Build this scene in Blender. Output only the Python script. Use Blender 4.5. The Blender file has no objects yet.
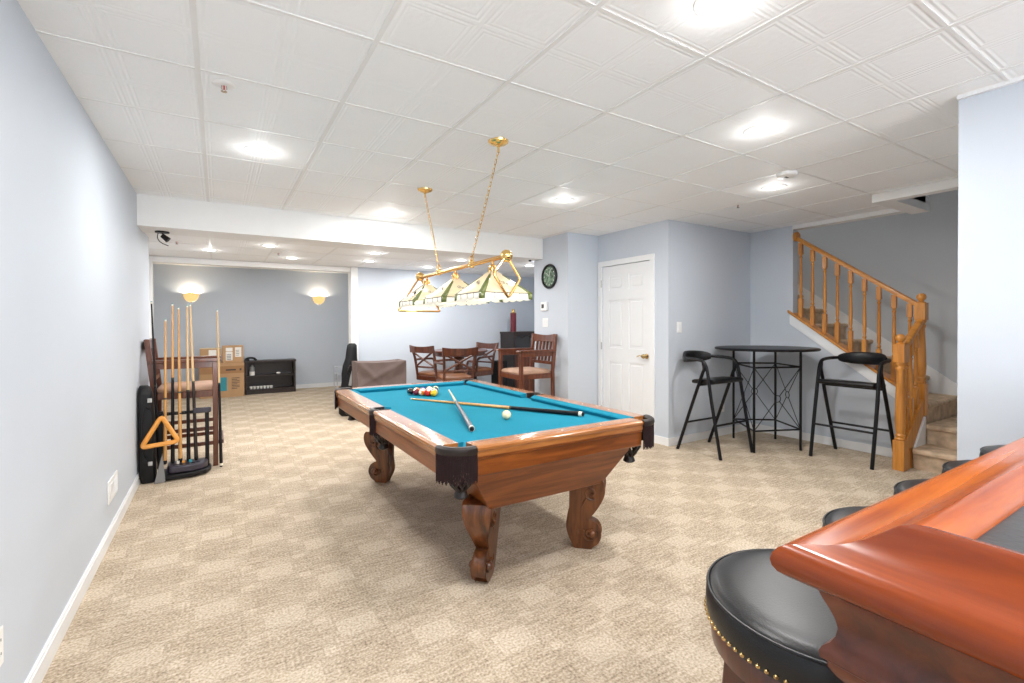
import bpy, bmesh, math, random
from mathutils import Vector, Matrix, Euler

random.seed(7)
SC = bpy.context.scene
COL = SC.collection
PI = math.pi
RAD = math.radians

# ------------------------------------------------------------------ camera
H, HC = 1.3254, 2.4509
FX = 475.4
Fv = Vector((0.5253932, 0.8508161, -0.0085999))
Rv = Vector((0.850825, -0.5254361, -0.0037))
Uv = Vector((0.0076666, 0.0053731, 0.99995618))
cam_d = bpy.data.cameras.new('camera')
cam = bpy.data.objects.new('camera', cam_d)
COL.objects.link(cam)
cam_d.sensor_fit = 'HORIZONTAL'
cam_d.sensor_width = 36.0
cam_d.lens = FX / 1024 * 36.0
cam_d.shift_y = -13.15 / 1024
cam_d.clip_start = 0.02
M = Matrix.Identity(4)
for i in range(3):
    M[i][0] = Rv[i]; M[i][1] = Uv[i]; M[i][2] = -Fv[i]
M[2][3] = H
cam.matrix_world = M
SC.camera = cam

# ------------------------------------------------------------------ world, exposure
SC.view_settings.view_transform = 'Standard'
SC.view_settings.look = 'None'
SC.view_settings.gamma = 1.0
SC.view_settings.use_curve_mapping = False
SC.view_settings.exposure = 0.17
w = bpy.data.worlds.new('world'); SC.world = w
w.use_nodes = True
w.node_tree.nodes['Background'].inputs[0].default_value = (0.93, 0.96, 1.0, 1)
w.node_tree.nodes['Background'].inputs[1].default_value = 9.0
try:
    SC.cycles.max_bounces = 10
    SC.cycles.diffuse_bounces = 6
    SC.cycles.caustics_reflective = False
    SC.cycles.caustics_refractive = False
    SC.cycles.sample_clamp_indirect = 6.0
    SC.cycles.use_denoising = True
except Exception:
    pass
CAN_W = 15.5            # power of one recessed can
CAN_COL = (1.0, 0.985, 0.965)


# ------------------------------------------------------------------ materials
def new_mat(name):
    m = bpy.data.materials.new(name)
    m.use_nodes = True
    nt = m.node_tree
    b = nt.nodes['Principled BSDF']
    return m, nt, b


def N(nt, typ, **kw):
    n = nt.nodes.new(typ)
    for k, v in kw.items():
        if k.startswith('i_'):
            key = k[2:]
            key = int(key) if key.isdigit() else key
            n.inputs[key].default_value = v
        else:
            setattr(n, k, v)
    return n


def rgba(c):
    return (c[0], c[1], c[2], 1)


def mat(name, col, rough=0.5, metal=0.0, vary=0.0, vscale=8.0, bump=0.0, bscale=60.0, coat=0.0, spec=0.5, stretch=(1, 1, 1)):
    m, nt, b = new_mat(name)
    L = nt.links.new
    b.inputs['Base Color'].default_value = rgba(col)
    b.inputs['Roughness'].default_value = rough
    b.inputs['Metallic'].default_value = metal
    b.inputs['Specular IOR Level'].default_value = spec
    b.inputs['Coat Weight'].default_value = coat
    b.inputs['Coat Roughness'].default_value = 0.06
    tc = N(nt, 'ShaderNodeTexCoord')
    mp = N(nt, 'ShaderNodeMapping')
    mp.inputs['Scale'].default_value = stretch
    L(tc.outputs['Object'], mp.inputs[0])
    if vary == 0:
        vary = 0.05
    n = N(nt, 'ShaderNodeTexNoise'); n.inputs['Scale'].default_value = vscale; n.inputs['Detail'].default_value = 4
    L(mp.outputs[0], n.inputs['Vector'])
    r = N(nt, 'ShaderNodeValToRGB')
    r.color_ramp.elements[0].position = 0.3; r.color_ramp.elements[1].position = 0.7
    r.color_ramp.elements[0].color = rgba([max(0, c * (1 - vary)) for c in col])
    r.color_ramp.elements[1].color = rgba([min(1, c * (1 + vary)) for c in col])
    L(n.outputs['Fac'], r.inputs[0]); L(r.outputs[0], b.inputs['Base Color'])
    if bump > 0:
        n2 = N(nt, 'ShaderNodeTexNoise'); n2.inputs['Scale'].default_value = bscale; n2.inputs['Detail'].default_value = 3
        L(mp.outputs[0], n2.inputs['Vector'])
        bp = N(nt, 'ShaderNodeBump'); bp.inputs['Strength'].default_value = bump; bp.inputs['Distance'].default_value = 0.01
        L(n2.outputs['Fac'], bp.inputs['Height']); L(bp.outputs[0], b.inputs['Normal'])
    return m


def wood(name, dark, light, axis=0, rough=0.35, coat=0.3, scale=6.0, pos=(0.35, 0.68), coords='Object'):
    """streaky grain running along the given axis"""
    m, nt, b = new_mat(name)
    L = nt.links.new
    tc = N(nt, 'ShaderNodeTexCoord'); mp = N(nt, 'ShaderNodeMapping')
    s = [scale * 4.5] * 3; s[axis] = scale * 0.35
    mp.inputs['Scale'].default_value = s
    L(tc.outputs[coords], mp.inputs[0])
    n = N(nt, 'ShaderNodeTexNoise'); n.inputs['Scale'].default_value = 1.0; n.inputs['Detail'].default_value = 7
    n.inputs['Roughness'].default_value = 0.62; n.inputs['Distortion'].default_value = 0.6
    L(mp.outputs[0], n.inputs['Vector'])
    r = N(nt, 'ShaderNodeValToRGB')
    r.color_ramp.elements[0].position = pos[0]; r.color_ramp.elements[1].position = pos[1]
    r.color_ramp.elements[0].color = rgba(dark); r.color_ramp.elements[1].color = rgba(light)
    L(n.outputs['Fac'], r.inputs[0]); L(r.outputs[0], b.inputs['Base Color'])
    b.inputs['Roughness'].default_value = rough
    b.inputs['Coat Weight'].default_value = coat
    b.inputs['Coat Roughness'].default_value = 0.08
    bp = N(nt, 'ShaderNodeBump'); bp.inputs['Strength'].default_value = 0.06; bp.inputs['Distance'].default_value = 0.004
    L(n.outputs['Fac'], bp.inputs['Height']); L(bp.outputs[0], b.inputs['Normal'])
    return m


def emis(name, col, strength, base=None):
    m, nt, b = new_mat(name)
    b.inputs['Base Color'].default_value = rgba(base or col)
    b.inputs['Emission Color'].default_value = rgba(col)
    b.inputs['Emission Strength'].default_value = strength
    b.inputs['Roughness'].default_value = 0.4
    return m


def mth(nt, op, a=None, b=None, c=None):
    n = nt.nodes.new('ShaderNodeMath'); n.operation = op
    for i, x in enumerate((a, b, c)):
        if x is None:
            continue
        if isinstance(x, (int, float)):
            n.inputs[i].default_value = x
        else:
            nt.links.new(x, n.inputs[i])
    return n.outputs[0]


def carpet_mat():
    m, nt, b = new_mat('patterned_carpet')
    L = nt.links.new
    tc = N(nt, 'ShaderNodeTexCoord'); sp = N(nt, 'ShaderNodeSeparateXYZ')
    L(tc.outputs['Object'], sp.inputs[0])
    u = mth(nt, 'DIVIDE', mth(nt, 'ADD', sp.outputs[0], 0.018 + 26.7), 0.267)
    v = mth(nt, 'DIVIDE', mth(nt, 'ADD', sp.outputs[1], -3.075 + 23.15), 0.2315)
    u5 = mth(nt, 'ADD', u, 0.5); v5 = mth(nt, 'ADD', v, 0.5)
    fu = mth(nt, 'ABSOLUTE', mth(nt, 'SUBTRACT', mth(nt, 'FRACT', u5), 0.5))
    fv = mth(nt, 'ABSOLUTE', mth(nt, 'SUBTRACT', mth(nt, 'FRACT', v5), 0.5))
    par = mth(nt, 'MODULO', mth(nt, 'ADD', mth(nt, 'FLOOR', u5), mth(nt, 'FLOOR', v5)), 2.0)
    even = mth(nt, 'LESS_THAN', par, 0.5)
    inr = mth(nt, 'MULTIPLY', mth(nt, 'LESS_THAN', fu, 0.31), mth(nt, 'LESS_THAN', fv, 0.27))
    lightsq = mth(nt, 'MULTIPLY', even, inr)
    odd = mth(nt, 'SUBTRACT', 1.0, even)
    inr2 = mth(nt, 'MULTIPLY', mth(nt, 'LESS_THAN', fu, 0.42), mth(nt, 'LESS_THAN', fv, 0.40))
    darksq = mth(nt, 'MULTIPLY', odd, inr2)
    small = mth(nt, 'MULTIPLY', mth(nt, 'LESS_THAN', mth(nt, 'ABSOLUTE', mth(nt, 'SUBTRACT', fu, 0.5)), 0.10),
                mth(nt, 'LESS_THAN', mth(nt, 'ABSOLUTE', mth(nt, 'SUBTRACT', fv, 0.5)), 0.11))
    # pile
    n1 = N(nt, 'ShaderNodeTexNoise'); n1.inputs['Scale'].default_value = 95; n1.inputs['Detail'].default_value = 3
    L(tc.outputs['Object'], n1.inputs['Vector'])
    mp = N(nt, 'ShaderNodeMapping'); mp.inputs['Scale'].default_value = (9, 60, 1)
    L(tc.outputs['Object'], mp.inputs[0])
    n2 = N(nt, 'ShaderNodeTexNoise'); n2.inputs['Scale'].default_value = 1.0; n2.inputs['Detail'].default_value = 5
    L(mp.outputs[0], n2.inputs['Vector'])
    n3 = N(nt, 'ShaderNodeTexNoise'); n3.inputs['Scale'].default_value = 1.3; n3.inputs['Detail'].default_value = 2
    L(tc.outputs['Object'], n3.inputs['Vector'])
    fac = mth(nt, 'ADD', 0.52, mth(nt, 'MULTIPLY', lightsq, 0.14))
    fac = mth(nt, 'SUBTRACT', fac, mth(nt, 'MULTIPLY', darksq, 0.05))
    fac = mth(nt, 'ADD', fac, mth(nt, 'MULTIPLY', small, 0.12))
    fac = mth(nt, 'ADD', fac, mth(nt, 'MULTIPLY', mth(nt, 'SUBTRACT', n1.outputs['Fac'], 0.5), 1.5))
    streak = mth(nt, 'MULTIPLY', mth(nt, 'SUBTRACT', n2.outputs['Fac'], 0.5), 0.75)
    fac = mth(nt, 'ADD', fac, mth(nt, 'MULTIPLY', streak, mth(nt, 'SUBTRACT', 1.0, lightsq)))
    fac = mth(nt, 'ADD', fac, mth(nt, 'MULTIPLY', mth(nt, 'SUBTRACT', n3.outputs['Fac'], 0.5), 0.25))
    r = N(nt, 'ShaderNodeValToRGB')
    r.color_ramp.elements[0].position = 0.0; r.color_ramp.elements[1].position = 1.0
    r.color_ramp.elements[0].color = (0.17, 0.127, 0.088, 1)
    r.color_ramp.elements[1].color = (0.74, 0.645, 0.52, 1)
    e = r.color_ramp.elements.new(0.5); e.color = (0.480, 0.388, 0.285, 1)
    L(fac, r.inputs[0]); L(r.outputs[0], b.inputs['Base Color'])
    b.inputs['Roughness'].default_value = 0.95
    b.inputs['Specular IOR Level'].default_value = 0.1
    bp = N(nt, 'ShaderNodeBump'); bp.inputs['Strength'].default_value = 0.5; bp.inputs['Distance'].default_value = 0.006
    L(n1.outputs['Fac'], bp.inputs['Height']); L(bp.outputs[0], b.inputs['Normal'])
    return m


def ceiling_mat():
    """embossed tiles: nested square borders inside every 2 ft tile"""
    m, nt, b = new_mat('embossed_ceiling_tile')
    L = nt.links.new
    tc = N(nt, 'ShaderNodeTexCoord'); sp = N(nt, 'ShaderNodeSeparateXYZ')
    L(tc.outputs['Object'], sp.inputs[0])
    A = 0.60946
    u = mth(nt, 'FRACT', mth(nt, 'DIVIDE', mth(nt, 'ADD', sp.outputs[0], 0.0682 + A * 20), A))
    v = mth(nt, 'FRACT', mth(nt, 'DIVIDE', mth(nt, 'ADD', sp.outputs[1], -1.8933 + A * 20), A))
    # four 1 ft squares per tile
    u2 = mth(nt, 'ABSOLUTE', mth(nt, 'SUBTRACT', mth(nt, 'FRACT', mth(nt, 'MULTIPLY', u, 2.0)), 0.5))
    v2 = mth(nt, 'ABSOLUTE', mth(nt, 'SUBTRACT', mth(nt, 'FRACT', mth(nt, 'MULTIPLY', v, 2.0)), 0.5))
    d = mth(nt, 'MAXIMUM', u2, v2)
    ripple = mth(nt, 'SINE', mth(nt, 'MULTIPLY', d, 95.0))
    band = mth(nt, 'MULTIPLY', mth(nt, 'GREATER_THAN', d, 0.36), mth(nt, 'LESS_THAN', d, 0.485))
    hgt = mth(nt, 'MULTIPLY', ripple, band)
    n = N(nt, 'ShaderNodeTexNoise'); n.inputs['Scale'].default_value = 38; n.inputs['Detail'].default_value = 4
    L(tc.outputs['Object'], n.inputs['Vector'])
    hgt = mth(nt, 'ADD', hgt, mth(nt, 'MULTIPLY', n.outputs['Fac'], mth(nt, 'SUBTRACT', 1.6, band)))
    bp = N(nt, 'ShaderNodeBump'); bp.inputs['Strength'].default_value = 0.20; bp.inputs['Distance'].default_value = 0.004
    L(hgt, bp.inputs['Height']); L(bp.outputs[0], b.inputs['Normal'])
    n2 = N(nt, 'ShaderNodeTexNoise'); n2.inputs['Scale'].default_value = 2
    L(tc.outputs['Object'], n2.inputs['Vector'])
    r = N(nt, 'ShaderNodeValToRGB')
    r.color_ramp.elements[0].color = (0.85, 0.86, 0.865, 1); r.color_ramp.elements[1].color = (0.90, 0.91, 0.915, 1)
    L(n2.outputs['Fac'], r.inputs[0]); L(r.outputs[0], b.inputs['Base Color'])
    b.inputs['Roughness'].default_value = 0.6
    b.inputs['Specular IOR Level'].default_value = 0.3
    return m


def ball_mat(name, col, stripe=False):
    m, nt, b = new_mat(name)
    L = nt.links.new
    tc = N(nt, 'ShaderNodeTexCoord'); sp = N(nt, 'ShaderNodeSeparateXYZ')
    L(tc.outputs['Object'], sp.inputs[0])
    r = 0.0286
    dot = mth(nt, 'GREATER_THAN', mth(nt, 'ABSOLUTE', sp.outputs[0]), r * 0.86)
    if stripe:
        cap = mth(nt, 'GREATER_THAN', mth(nt, 'ABSOLUTE', sp.outputs[2]), r * 0.55)
        white = mth(nt, 'MAXIMUM', dot, cap)
    else:
        white = dot
    mx = N(nt, 'ShaderNodeMix', data_type='RGBA')
    mx.inputs[6].default_value = rgba(col); mx.inputs[7].default_value = (0.86, 0.80, 0.62, 1)
    L(white, mx.inputs[0]); L(mx.outputs[2], b.inputs['Base Color'])
    b.inputs['Roughness'].default_value = 0.12
    b.inputs['Coat Weight'].default_value = 0.6
    return m


MT = {}
MT['wall'] = mat('blue_grey_wall_paint', (0.565, 0.612, 0.675), 0.62, vary=0.015, vscale=2, bump=0.03, bscale=220, spec=0.25)
MT['wall_grey'] = mat('grey_wall_paint', (0.55, 0.58, 0.61), 0.62, vary=0.015, vscale=2, bump=0.03, bscale=220, spec=0.25)
MT['white'] = mat('white_trim_paint', (0.80, 0.81, 0.82), 0.35, vary=0.01)
MT['white_flat'] = mat('flat_white_paint', (0.80, 0.80, 0.79), 0.6, vary=0.01)
MT['carpet'] = carpet_mat()
MT['ceil'] = ceiling_mat()
MT['tbar'] = mat('ceiling_grid_metal', (0.78, 0.78, 0.77), 0.4, vary=0.02)
MT['stair_carpet'] = mat('brown_stair_carpet', (0.58, 0.44, 0.31), 0.95, vary=0.25, vscale=14, bump=0.6, bscale=260, spec=0.1)
MT['oak'] = wood('golden_oak', (0.45, 0.165, 0.022), (0.68, 0.29, 0.05), 2, 0.3, 0.35)
MT['oak_y'] = wood('golden_oak_along', (0.45, 0.165, 0.022), (0.68, 0.29, 0.05), 1, 0.3, 0.35)
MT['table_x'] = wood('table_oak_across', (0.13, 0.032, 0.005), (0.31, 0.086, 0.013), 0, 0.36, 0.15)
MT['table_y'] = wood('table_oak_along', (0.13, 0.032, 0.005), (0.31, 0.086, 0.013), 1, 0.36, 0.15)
MT['rail_x'] = wood('rail_oak_across', (0.30, 0.105, 0.026), (0.50, 0.20, 0.060), 0, 0.22, 0.6)
MT['rail_y'] = wood('rail_oak_along', (0.30, 0.105, 0.026), (0.50, 0.20, 0.060), 1, 0.22, 0.6)
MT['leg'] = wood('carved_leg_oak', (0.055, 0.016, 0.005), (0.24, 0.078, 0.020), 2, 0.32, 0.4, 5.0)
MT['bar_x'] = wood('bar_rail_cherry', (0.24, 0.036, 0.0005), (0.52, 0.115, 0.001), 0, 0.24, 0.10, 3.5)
MT['bar_y'] = wood('bar_rail_cherry_shaded', (0.13, 0.017, 0.002), (0.29, 0.050, 0.004), 1, 0.24, 0.15, 3.5)  # same cherry, darker: shade of the near face put into the colour
for _k in ('bar_x', 'bar_y'):
    MT[_k].node_tree.nodes['Principled BSDF'].inputs['Specular IOR Level'].default_value = 0.3
MT['bar_dk'] = wood('bar_panel_mahogany', (0.060, 0.011, 0.003), (0.14, 0.028, 0.007), 0, 0.38, 0.10)
MT['mahog'] = wood('mahogany', (0.045, 0.012, 0.006), (0.135, 0.036, 0.014), 2, 0.3, 0.4)
MT['mahog2'] = wood('reddish_mahogany', (0.070, 0.018, 0.007), (0.185, 0.050, 0.017), 2, 0.3, 0.4)
MT['espresso'] = wood('espresso_wood', (0.010, 0.005, 0.004), (0.028, 0.013, 0.010), 0, 0.4, 0.1)
MT['cloth'] = mat('teal_billiard_cloth', (0.008, 0.215, 0.325), 0.9, vary=0.05, vscale=3, bump=0.05, bscale=500, spec=0.15)
MT['leather'] = mat('black_leather', (0.006, 0.006, 0.007), 0.36, vary=0.2, vscale=40, bump=0.06, bscale=260, spec=0.4)
MT['leather_br'] = mat('dark_brown_leather', (0.016, 0.009, 0.007), 0.42, vary=0.2, bump=0.1, bscale=200)
MT['fringe'] = mat('burgundy_fringe', (0.020, 0.005, 0.006), 0.9, vary=0.3, vscale=60)
MT['black'] = mat('black_painted_metal', (0.004, 0.004, 0.006), 0.38, vary=0.1, spec=0.3)
MT['blackp'] = mat('black_plastic', (0.006, 0.006, 0.007), 0.5, vary=0.1, spec=0.3)
MT['hole'] = mat('hole_shade_and_bed_black', (0.006, 0.006, 0.006), 0.9)  # flat black: bed colour, and painted shade in pockets and tray hollows
MT['brass'] = mat('polished_brass', (0.83, 0.55, 0.20), 0.18, metal=1.0, vary=0.03)
MT['copper'] = mat('brass_tube', (0.78, 0.46, 0.17), 0.2, metal=1.0, vary=0.03)
MT['chrome'] = mat('brushed_nickel', (0.62, 0.60, 0.56), 0.25, metal=1.0, vary=0.02)
MT['nail'] = mat('antique_brass_nail', (0.50, 0.36, 0.17), 0.25, metal=1.0)
MT['seat_tan'] = mat('tan_suede_seat', (0.42, 0.26, 0.18), 0.8, vary=0.15, vscale=9)
MT['seat_gold'] = mat('brown_vinyl_seat', (0.19, 0.075, 0.030), 0.35, vary=0.2)
MT['maple'] = wood('maple_cue_shaft', (0.62, 0.40, 0.19), (0.78, 0.55, 0.30), 2, 0.25, 0.5)
MT['honey'] = wood('honey_cue_shaft', (0.58, 0.28, 0.08), (0.72, 0.40, 0.14), 2, 0.25, 0.5)
MT['maple_pale'] = mat('pale_maple', (0.72, 0.58, 0.36), 0.3, vary=0.1, coat=0.4)
MT['silver'] = mat('silver_wrapped_cue', (0.12, 0.11, 0.13), 0.3, vary=0.4, vscale=60)
MT['ivory'] = mat('ivory_plastic', (0.86, 0.80, 0.66), 0.3)
MT['triangle'] = mat('amber_plastic', (0.72, 0.30, 0.04), 0.35, vary=0.1)
MT['card'] = mat('cardboard', (0.48, 0.29, 0.15), 0.8, vary=0.06, vscale=3)
MT['card_dk'] = mat('cardboard_printed_band', (0.36, 0.19, 0.085), 0.8, vary=0.06, vscale=3)
MT['paper'] = mat('white_label_paper', (0.82, 0.80, 0.76), 0.7)
MT['ink'] = mat('dark_print', (0.06, 0.05, 0.05), 0.8)
MT['tape'] = mat('packing_tape', (0.60, 0.47, 0.27), 0.3)
MT['tealp'] = mat('teal_print', (0.035, 0.27, 0.33), 0.6)
MT['plate'] = mat('white_plastic_plate', (0.84, 0.84, 0.83), 0.35)
MT['slot'] = mat('dark_slots', (0.05, 0.05, 0.05), 0.6)
MT['cover'] = mat('brown_canvas', (0.145, 0.105, 0.095), 0.85, vary=0.12, vscale=4, bump=0.1, bscale=120)
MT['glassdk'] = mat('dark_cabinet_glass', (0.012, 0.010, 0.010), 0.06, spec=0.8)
MT['glassrefl'] = mat('painted_reflection_glass', (0.42, 0.47, 0.50), 0.08, spec=0.8)  # reflection on the right door put into a pale base colour
MT['wine'] = mat('burgundy_gift_tube', (0.13, 0.008, 0.018), 0.35)
MT['patch'] = mat('grey_patch', (0.42, 0.42, 0.41), 0.7)
MT['bag_grey'] = mat('grey_mesh_fabric', (0.20, 0.20, 0.20), 0.8)
MT['tray'] = mat('navy_chalk_tray', (0.035, 0.03, 0.045), 0.35, vary=0.2)
MT['wire'] = mat('silver_wire', (0.55, 0.57, 0.60), 0.3, metal=0.6)
MT['inlay'] = mat('black_bar_top_inlay', (0.030, 0.028, 0.026), 0.30, vary=0.2, vscale=12, bump=0.05, bscale=90)
MT['lens'] = emis('lit_lamp_lens', (1.0, 0.97, 0.92), 14.0)
MT['shade_amber'] = emis('amber_glass_lit', (1.0, 0.66, 0.26), 0.62, (0.75, 0.5, 0.2))
MT['shade_cream'] = emis('cream_stained_glass_lit', (1.0, 0.84, 0.58), 0.26, (0.74, 0.58, 0.36))
MT['shade_white'] = emis('white_stained_glass_lit', (1.0, 0.95, 0.84), 0.30, (0.80, 0.76, 0.66))
MT['shade_green'] = mat('green_stained_glass', (0.16, 0.19, 0.055), 0.25, vary=0.3)
MT['came'] = mat('dark_lead_came', (0.045, 0.045, 0.03), 0.5)
MT['bulb'] = emis('lit_bulb', (1.0, 0.88, 0.65), 10.0)
MT['red'] = mat('red_glass_bulb', (0.5, 0.02, 0.02), 0.3)
MT['clockface'] = mat('mottled_green_clock_face', (0.13, 0.21, 0.14), 0.5, vary=0.9, vscale=34, spec=0.2)


# ------------------------------------------------------------------ mesh builder
def catmull(pts, n=6, closed=False):
    P = [Vector(p) for p in pts]
    out = []
    m = len(P)
    rng = range(m) if closed else range(m - 1)
    for i in rng:
        p0 = P[(i - 1) % m] if (closed or i > 0) else P[0]
        p1 = P[i]; p2 = P[(i + 1) % m]
        p3 = P[(i + 2) % m] if (closed or i + 2 < m) else P[-1]
        for k in range(n):
            t = k / n
            out.append(0.5 * ((2 * p1) + (-p0 + p2) * t + (2 * p0 - 5 * p1 + 4 * p2 - p3) * t * t + (-p0 + 3 * p1 - 3 * p2 + p3) * t ** 3))
    if not closed:
        out.append(P[-1].copy())
    return out


class G:
    def __init__(s):
        s.bm = bmesh.new()

    def poly(s, verts, faces):
        vs = [s.bm.verts.new(v) for v in verts]
        for f in faces:
            try:
                s.bm.faces.new([vs[i] for i in f])
            except ValueError:
                pass
        return s

    def box(s, a, b, M=None):
        x0, y0, z0 = a; x1, y1, z1 = b
        v = [Vector(p) for p in ((x0, y0, z0), (x1, y0, z0), (x1, y1, z0), (x0, y1, z0), (x0, y0, z1), (x1, y0, z1), (x1, y1, z1), (x0, y1, z1))]
        if M is not None:
            v = [M @ p for p in v]
        return s.poly(v, [(0, 3, 2, 1), (4, 5, 6, 7), (0, 1, 5, 4), (1, 2, 6, 5), (2, 3, 7, 6), (3, 0, 4, 7)])

    def beam(s, p, q, w, h, up=(0, 0, 1)):
        p = Vector(p); q = Vector(q); d = (q - p).normalized()
        up = Vector(up)
        if abs(d.dot(up)) > 0.98:
            up = Vector((1, 0, 0))
        x = d.cross(up).normalized(); y = x.cross(d).normalized()
        v = []
        for c in (p, q):
            for (a, b) in ((-1, -1), (1, -1), (1, 1), (-1, 1)):
                v.append(c + x * a * w / 2 + y * b * h / 2)
        return s.poly(v, [(3, 2, 1, 0), (4, 5, 6, 7), (0, 1, 5, 4), (1, 2, 6, 5), (2, 3, 7, 6), (3, 0, 4, 7)])

    def rings(s, rs, cap=True, closed=False):
        R = [[s.bm.verts.new(p) for p in r] for r in rs]
        n = len(R[0])
        m = len(R)
        for i in range(m if closed else m - 1):
            A, B = R[i], R[(i + 1) % m]
            for k in range(n):
                try:
                    s.bm.faces.new((A[k], A[(k + 1) % n], B[(k + 1) % n], B[k]))
                except ValueError:
                    pass
        if cap and not closed:
            s.bm.faces.new(R[0][::-1]); s.bm.faces.new(R[-1])
        return s

    def cyl(s, p, q, r, r2=None, n=16, cap=True):
        r2 = r if r2 is None else r2
        return s.tube([p, q], [r, r2], n, cap=cap)

    def tube(s, pts, r, n=10, closed=False, cap=True, flat=1.0):
        P = [Vector(p) for p in pts]
        m = len(P)
        rr = r if isinstance(r, (list, tuple)) else [r] * m
        rs = []
        prev = None
        for i in range(m):
            if closed:
                t = (P[(i + 1) % m] - P[i - 1]).normalized()
            else:
                t = (P[min(i + 1, m - 1)] - P[max(i - 1, 0)]).normalized()
            if prev is None:
                a = Vector((0, 0, 1)) if abs(t.z) < 0.9 else Vector((1, 0, 0))
                x = t.cross(a).normalized()
            else:
                x = (prev - t * prev.dot(t)).normalized()
            prev = x
            y = t.cross(x)
            rs.append([P[i] + (x * math.cos(2 * PI * k / n) + y * math.sin(2 * PI * k / n) * flat) * rr[i] for k in range(n)])
        return s.rings(rs, cap=cap, closed=closed)

    def lathe(s, prof, c=(0, 0, 0), n=24, M=None, a0=0.0, a1=2 * PI, cap=True):
        c = Vector(c)
        full = abs(a1 - a0 - 2 * PI) < 1e-4
        rs = []
        for (r, z) in prof:
            ring = []
            for k in range(n if full else n + 1):
                a = a0 + (a1 - a0) * k / n
                p = Vector((max(r, 1e-4) * math.cos(a), max(r, 1e-4) * math.sin(a), z))
                if M is not None:
                    p = M @ p
                ring.append(c + p)
            rs.append(ring)
        return s.rings(rs, cap=full and cap)

    def sphere(s, c, r, n=16, sc=(1, 1, 1)):
        prof = []
        k = n // 2
        for i in range(k + 1):
            a = -PI / 2 + PI * i / k
            prof.append((r * math.cos(a), r * math.sin(a)))
        return s.lathe(prof, c, n, Matrix.Diagonal((sc[0], sc[1], sc[2])))

    def prism(s, poly, axis, a0, a1, M=None):
        """poly: 2D points; axis 'x': (y,z), 'y': (x,z), 'z': (x,y)"""
        def mk(p, a):
            v = {'x': (a, p[0], p[1]), 'y': (p[0], a, p[1]), 'z': (p[0], p[1], a)}[axis]
            v = Vector(v)
            return M @ v if M is not None else v
        n = len(poly)
        v = [mk(p, a0) for p in poly] + [mk(p, a1) for p in poly]
        f = [tuple(range(n))[::-1], tuple(range(n, 2 * n))]
        for i in range(n):
            j = (i + 1) % n
            f.append((i, j, n + j, n + i))
        return s.poly(v, f)

    def torus(s, c, R, r, n=28, m=8, M=None):
        c = Vector(c)
        pts = []
        for k in range(n):
            a = 2 * PI * k / n
            p = Vector((R * math.cos(a), R * math.sin(a), 0))
            if M is not None:
                p = M @ p
            pts.append(c + p)
        return s.tube(pts, r, m, closed=True)

    def move(s, M):
        bmesh.ops.transform(s.bm, matrix=M, verts=s.bm.verts)
        return s

    def build(s, name, m, parent=None, bevel=0.0, seg=2, ang=35, loc=None):
        bmesh.ops.recalc_face_normals(s.bm, faces=s.bm.faces)
        for f in s.bm.faces:
            f.smooth = True
        lim = RAD(ang)
        for e in s.bm.edges:
            if len(e.link_faces) == 2:
                e.smooth = e.calc_face_angle(0.0) < lim
        me = bpy.data.meshes.new(name)
        s.bm.to_mesh(me); s.bm.free()
        me.materials.append(m)
        o = bpy.data.objects.new(name, me)
        COL.objects.link(o)
        if parent is not None:
            o.parent = parent
        if loc is not None:
            o.location = loc
        if bevel > 0:
            md = o.modifiers.new('bevel', 'BEVEL')
            md.width = bevel; md.segments = seg; md.limit_method = 'ANGLE'; md.angle_limit = RAD(40)
            md.harden_normals = False
        return o


def tag(o, label, cat, group=None):
    o['label'] = label; o['category'] = cat
    if group:
        o['group'] = group
    return o


def thing(name, label, cat, loc=(0, 0, 0), rotz=0.0, group=None):
    o = bpy.data.objects.new(name, None)
    COL.objects.link(o)
    o.empty_display_size = 0.1
    o.location = loc; o.rotation_euler = (0, 0, rotz)
    return tag(o, label, cat, group)


def struct(o):
    o['kind'] = 'structure'
    return o


def kids(o):
    return [c for c in list(COL.objects) if c.parent == o and c.type != 'LIGHT']


def dup(root, loc, rotz=0.0, label=None, group=None):
    r = root.copy(); COL.objects.link(r)
    r.location = loc; r.rotation_euler = (0, 0, rotz)
    if label:
        r['label'] = label
    if group:
        r['group'] = group
    for ch in kids(root):
        c = ch.copy(); COL.objects.link(c); c.parent = r
        for g in kids(ch):
            d = g.copy(); COL.objects.link(d); d.parent = c
    return r


def RZ(a):
    return Matrix.Rotation(a, 4, 'Z')


def T(x, y, z):
    return Matrix.Translation((x, y, z))


# ================================================================== SETTING
XL = -0.584          # left wall plane
YB = 5.13            # bulkhead face
YD = 3.486           # wall beside the door, facing the camera
XD = 4.14            # door wall plane
XS = 5.65            # wall under the stairs
XF = 6.60            # far side of the stairwell
BZ = 2.20            # ceiling of the rear section

struct(G().box((-1.8, -3.6, -0.1), (7.0, 11.2, 0)).build('floor', MT['carpet']))

# main ceiling with the stairwell opening left out
g = G()
for (x0, y0, x1, y1) in ((XL - 0.1, -3.6, 5.0, YB), (5.0, -3.6, XS + 1.1, 0.80), (5.0, 1.76, XS, YB)):
    g.box((x0, y0, HC), (x1, y1, HC + 0.06))
struct(g.build('ceiling', MT['ceil']))
struct(G().box((-1.0, 5.50, BZ), (5.2, 7.52, BZ + 0.06)).build('ceiling_rear', MT['ceil']))
struct(G().box((-1.7, 7.52, 2.45), (2.8, 10.9, 2.52)).build('ceiling_alcove', MT['white_flat']))
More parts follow.
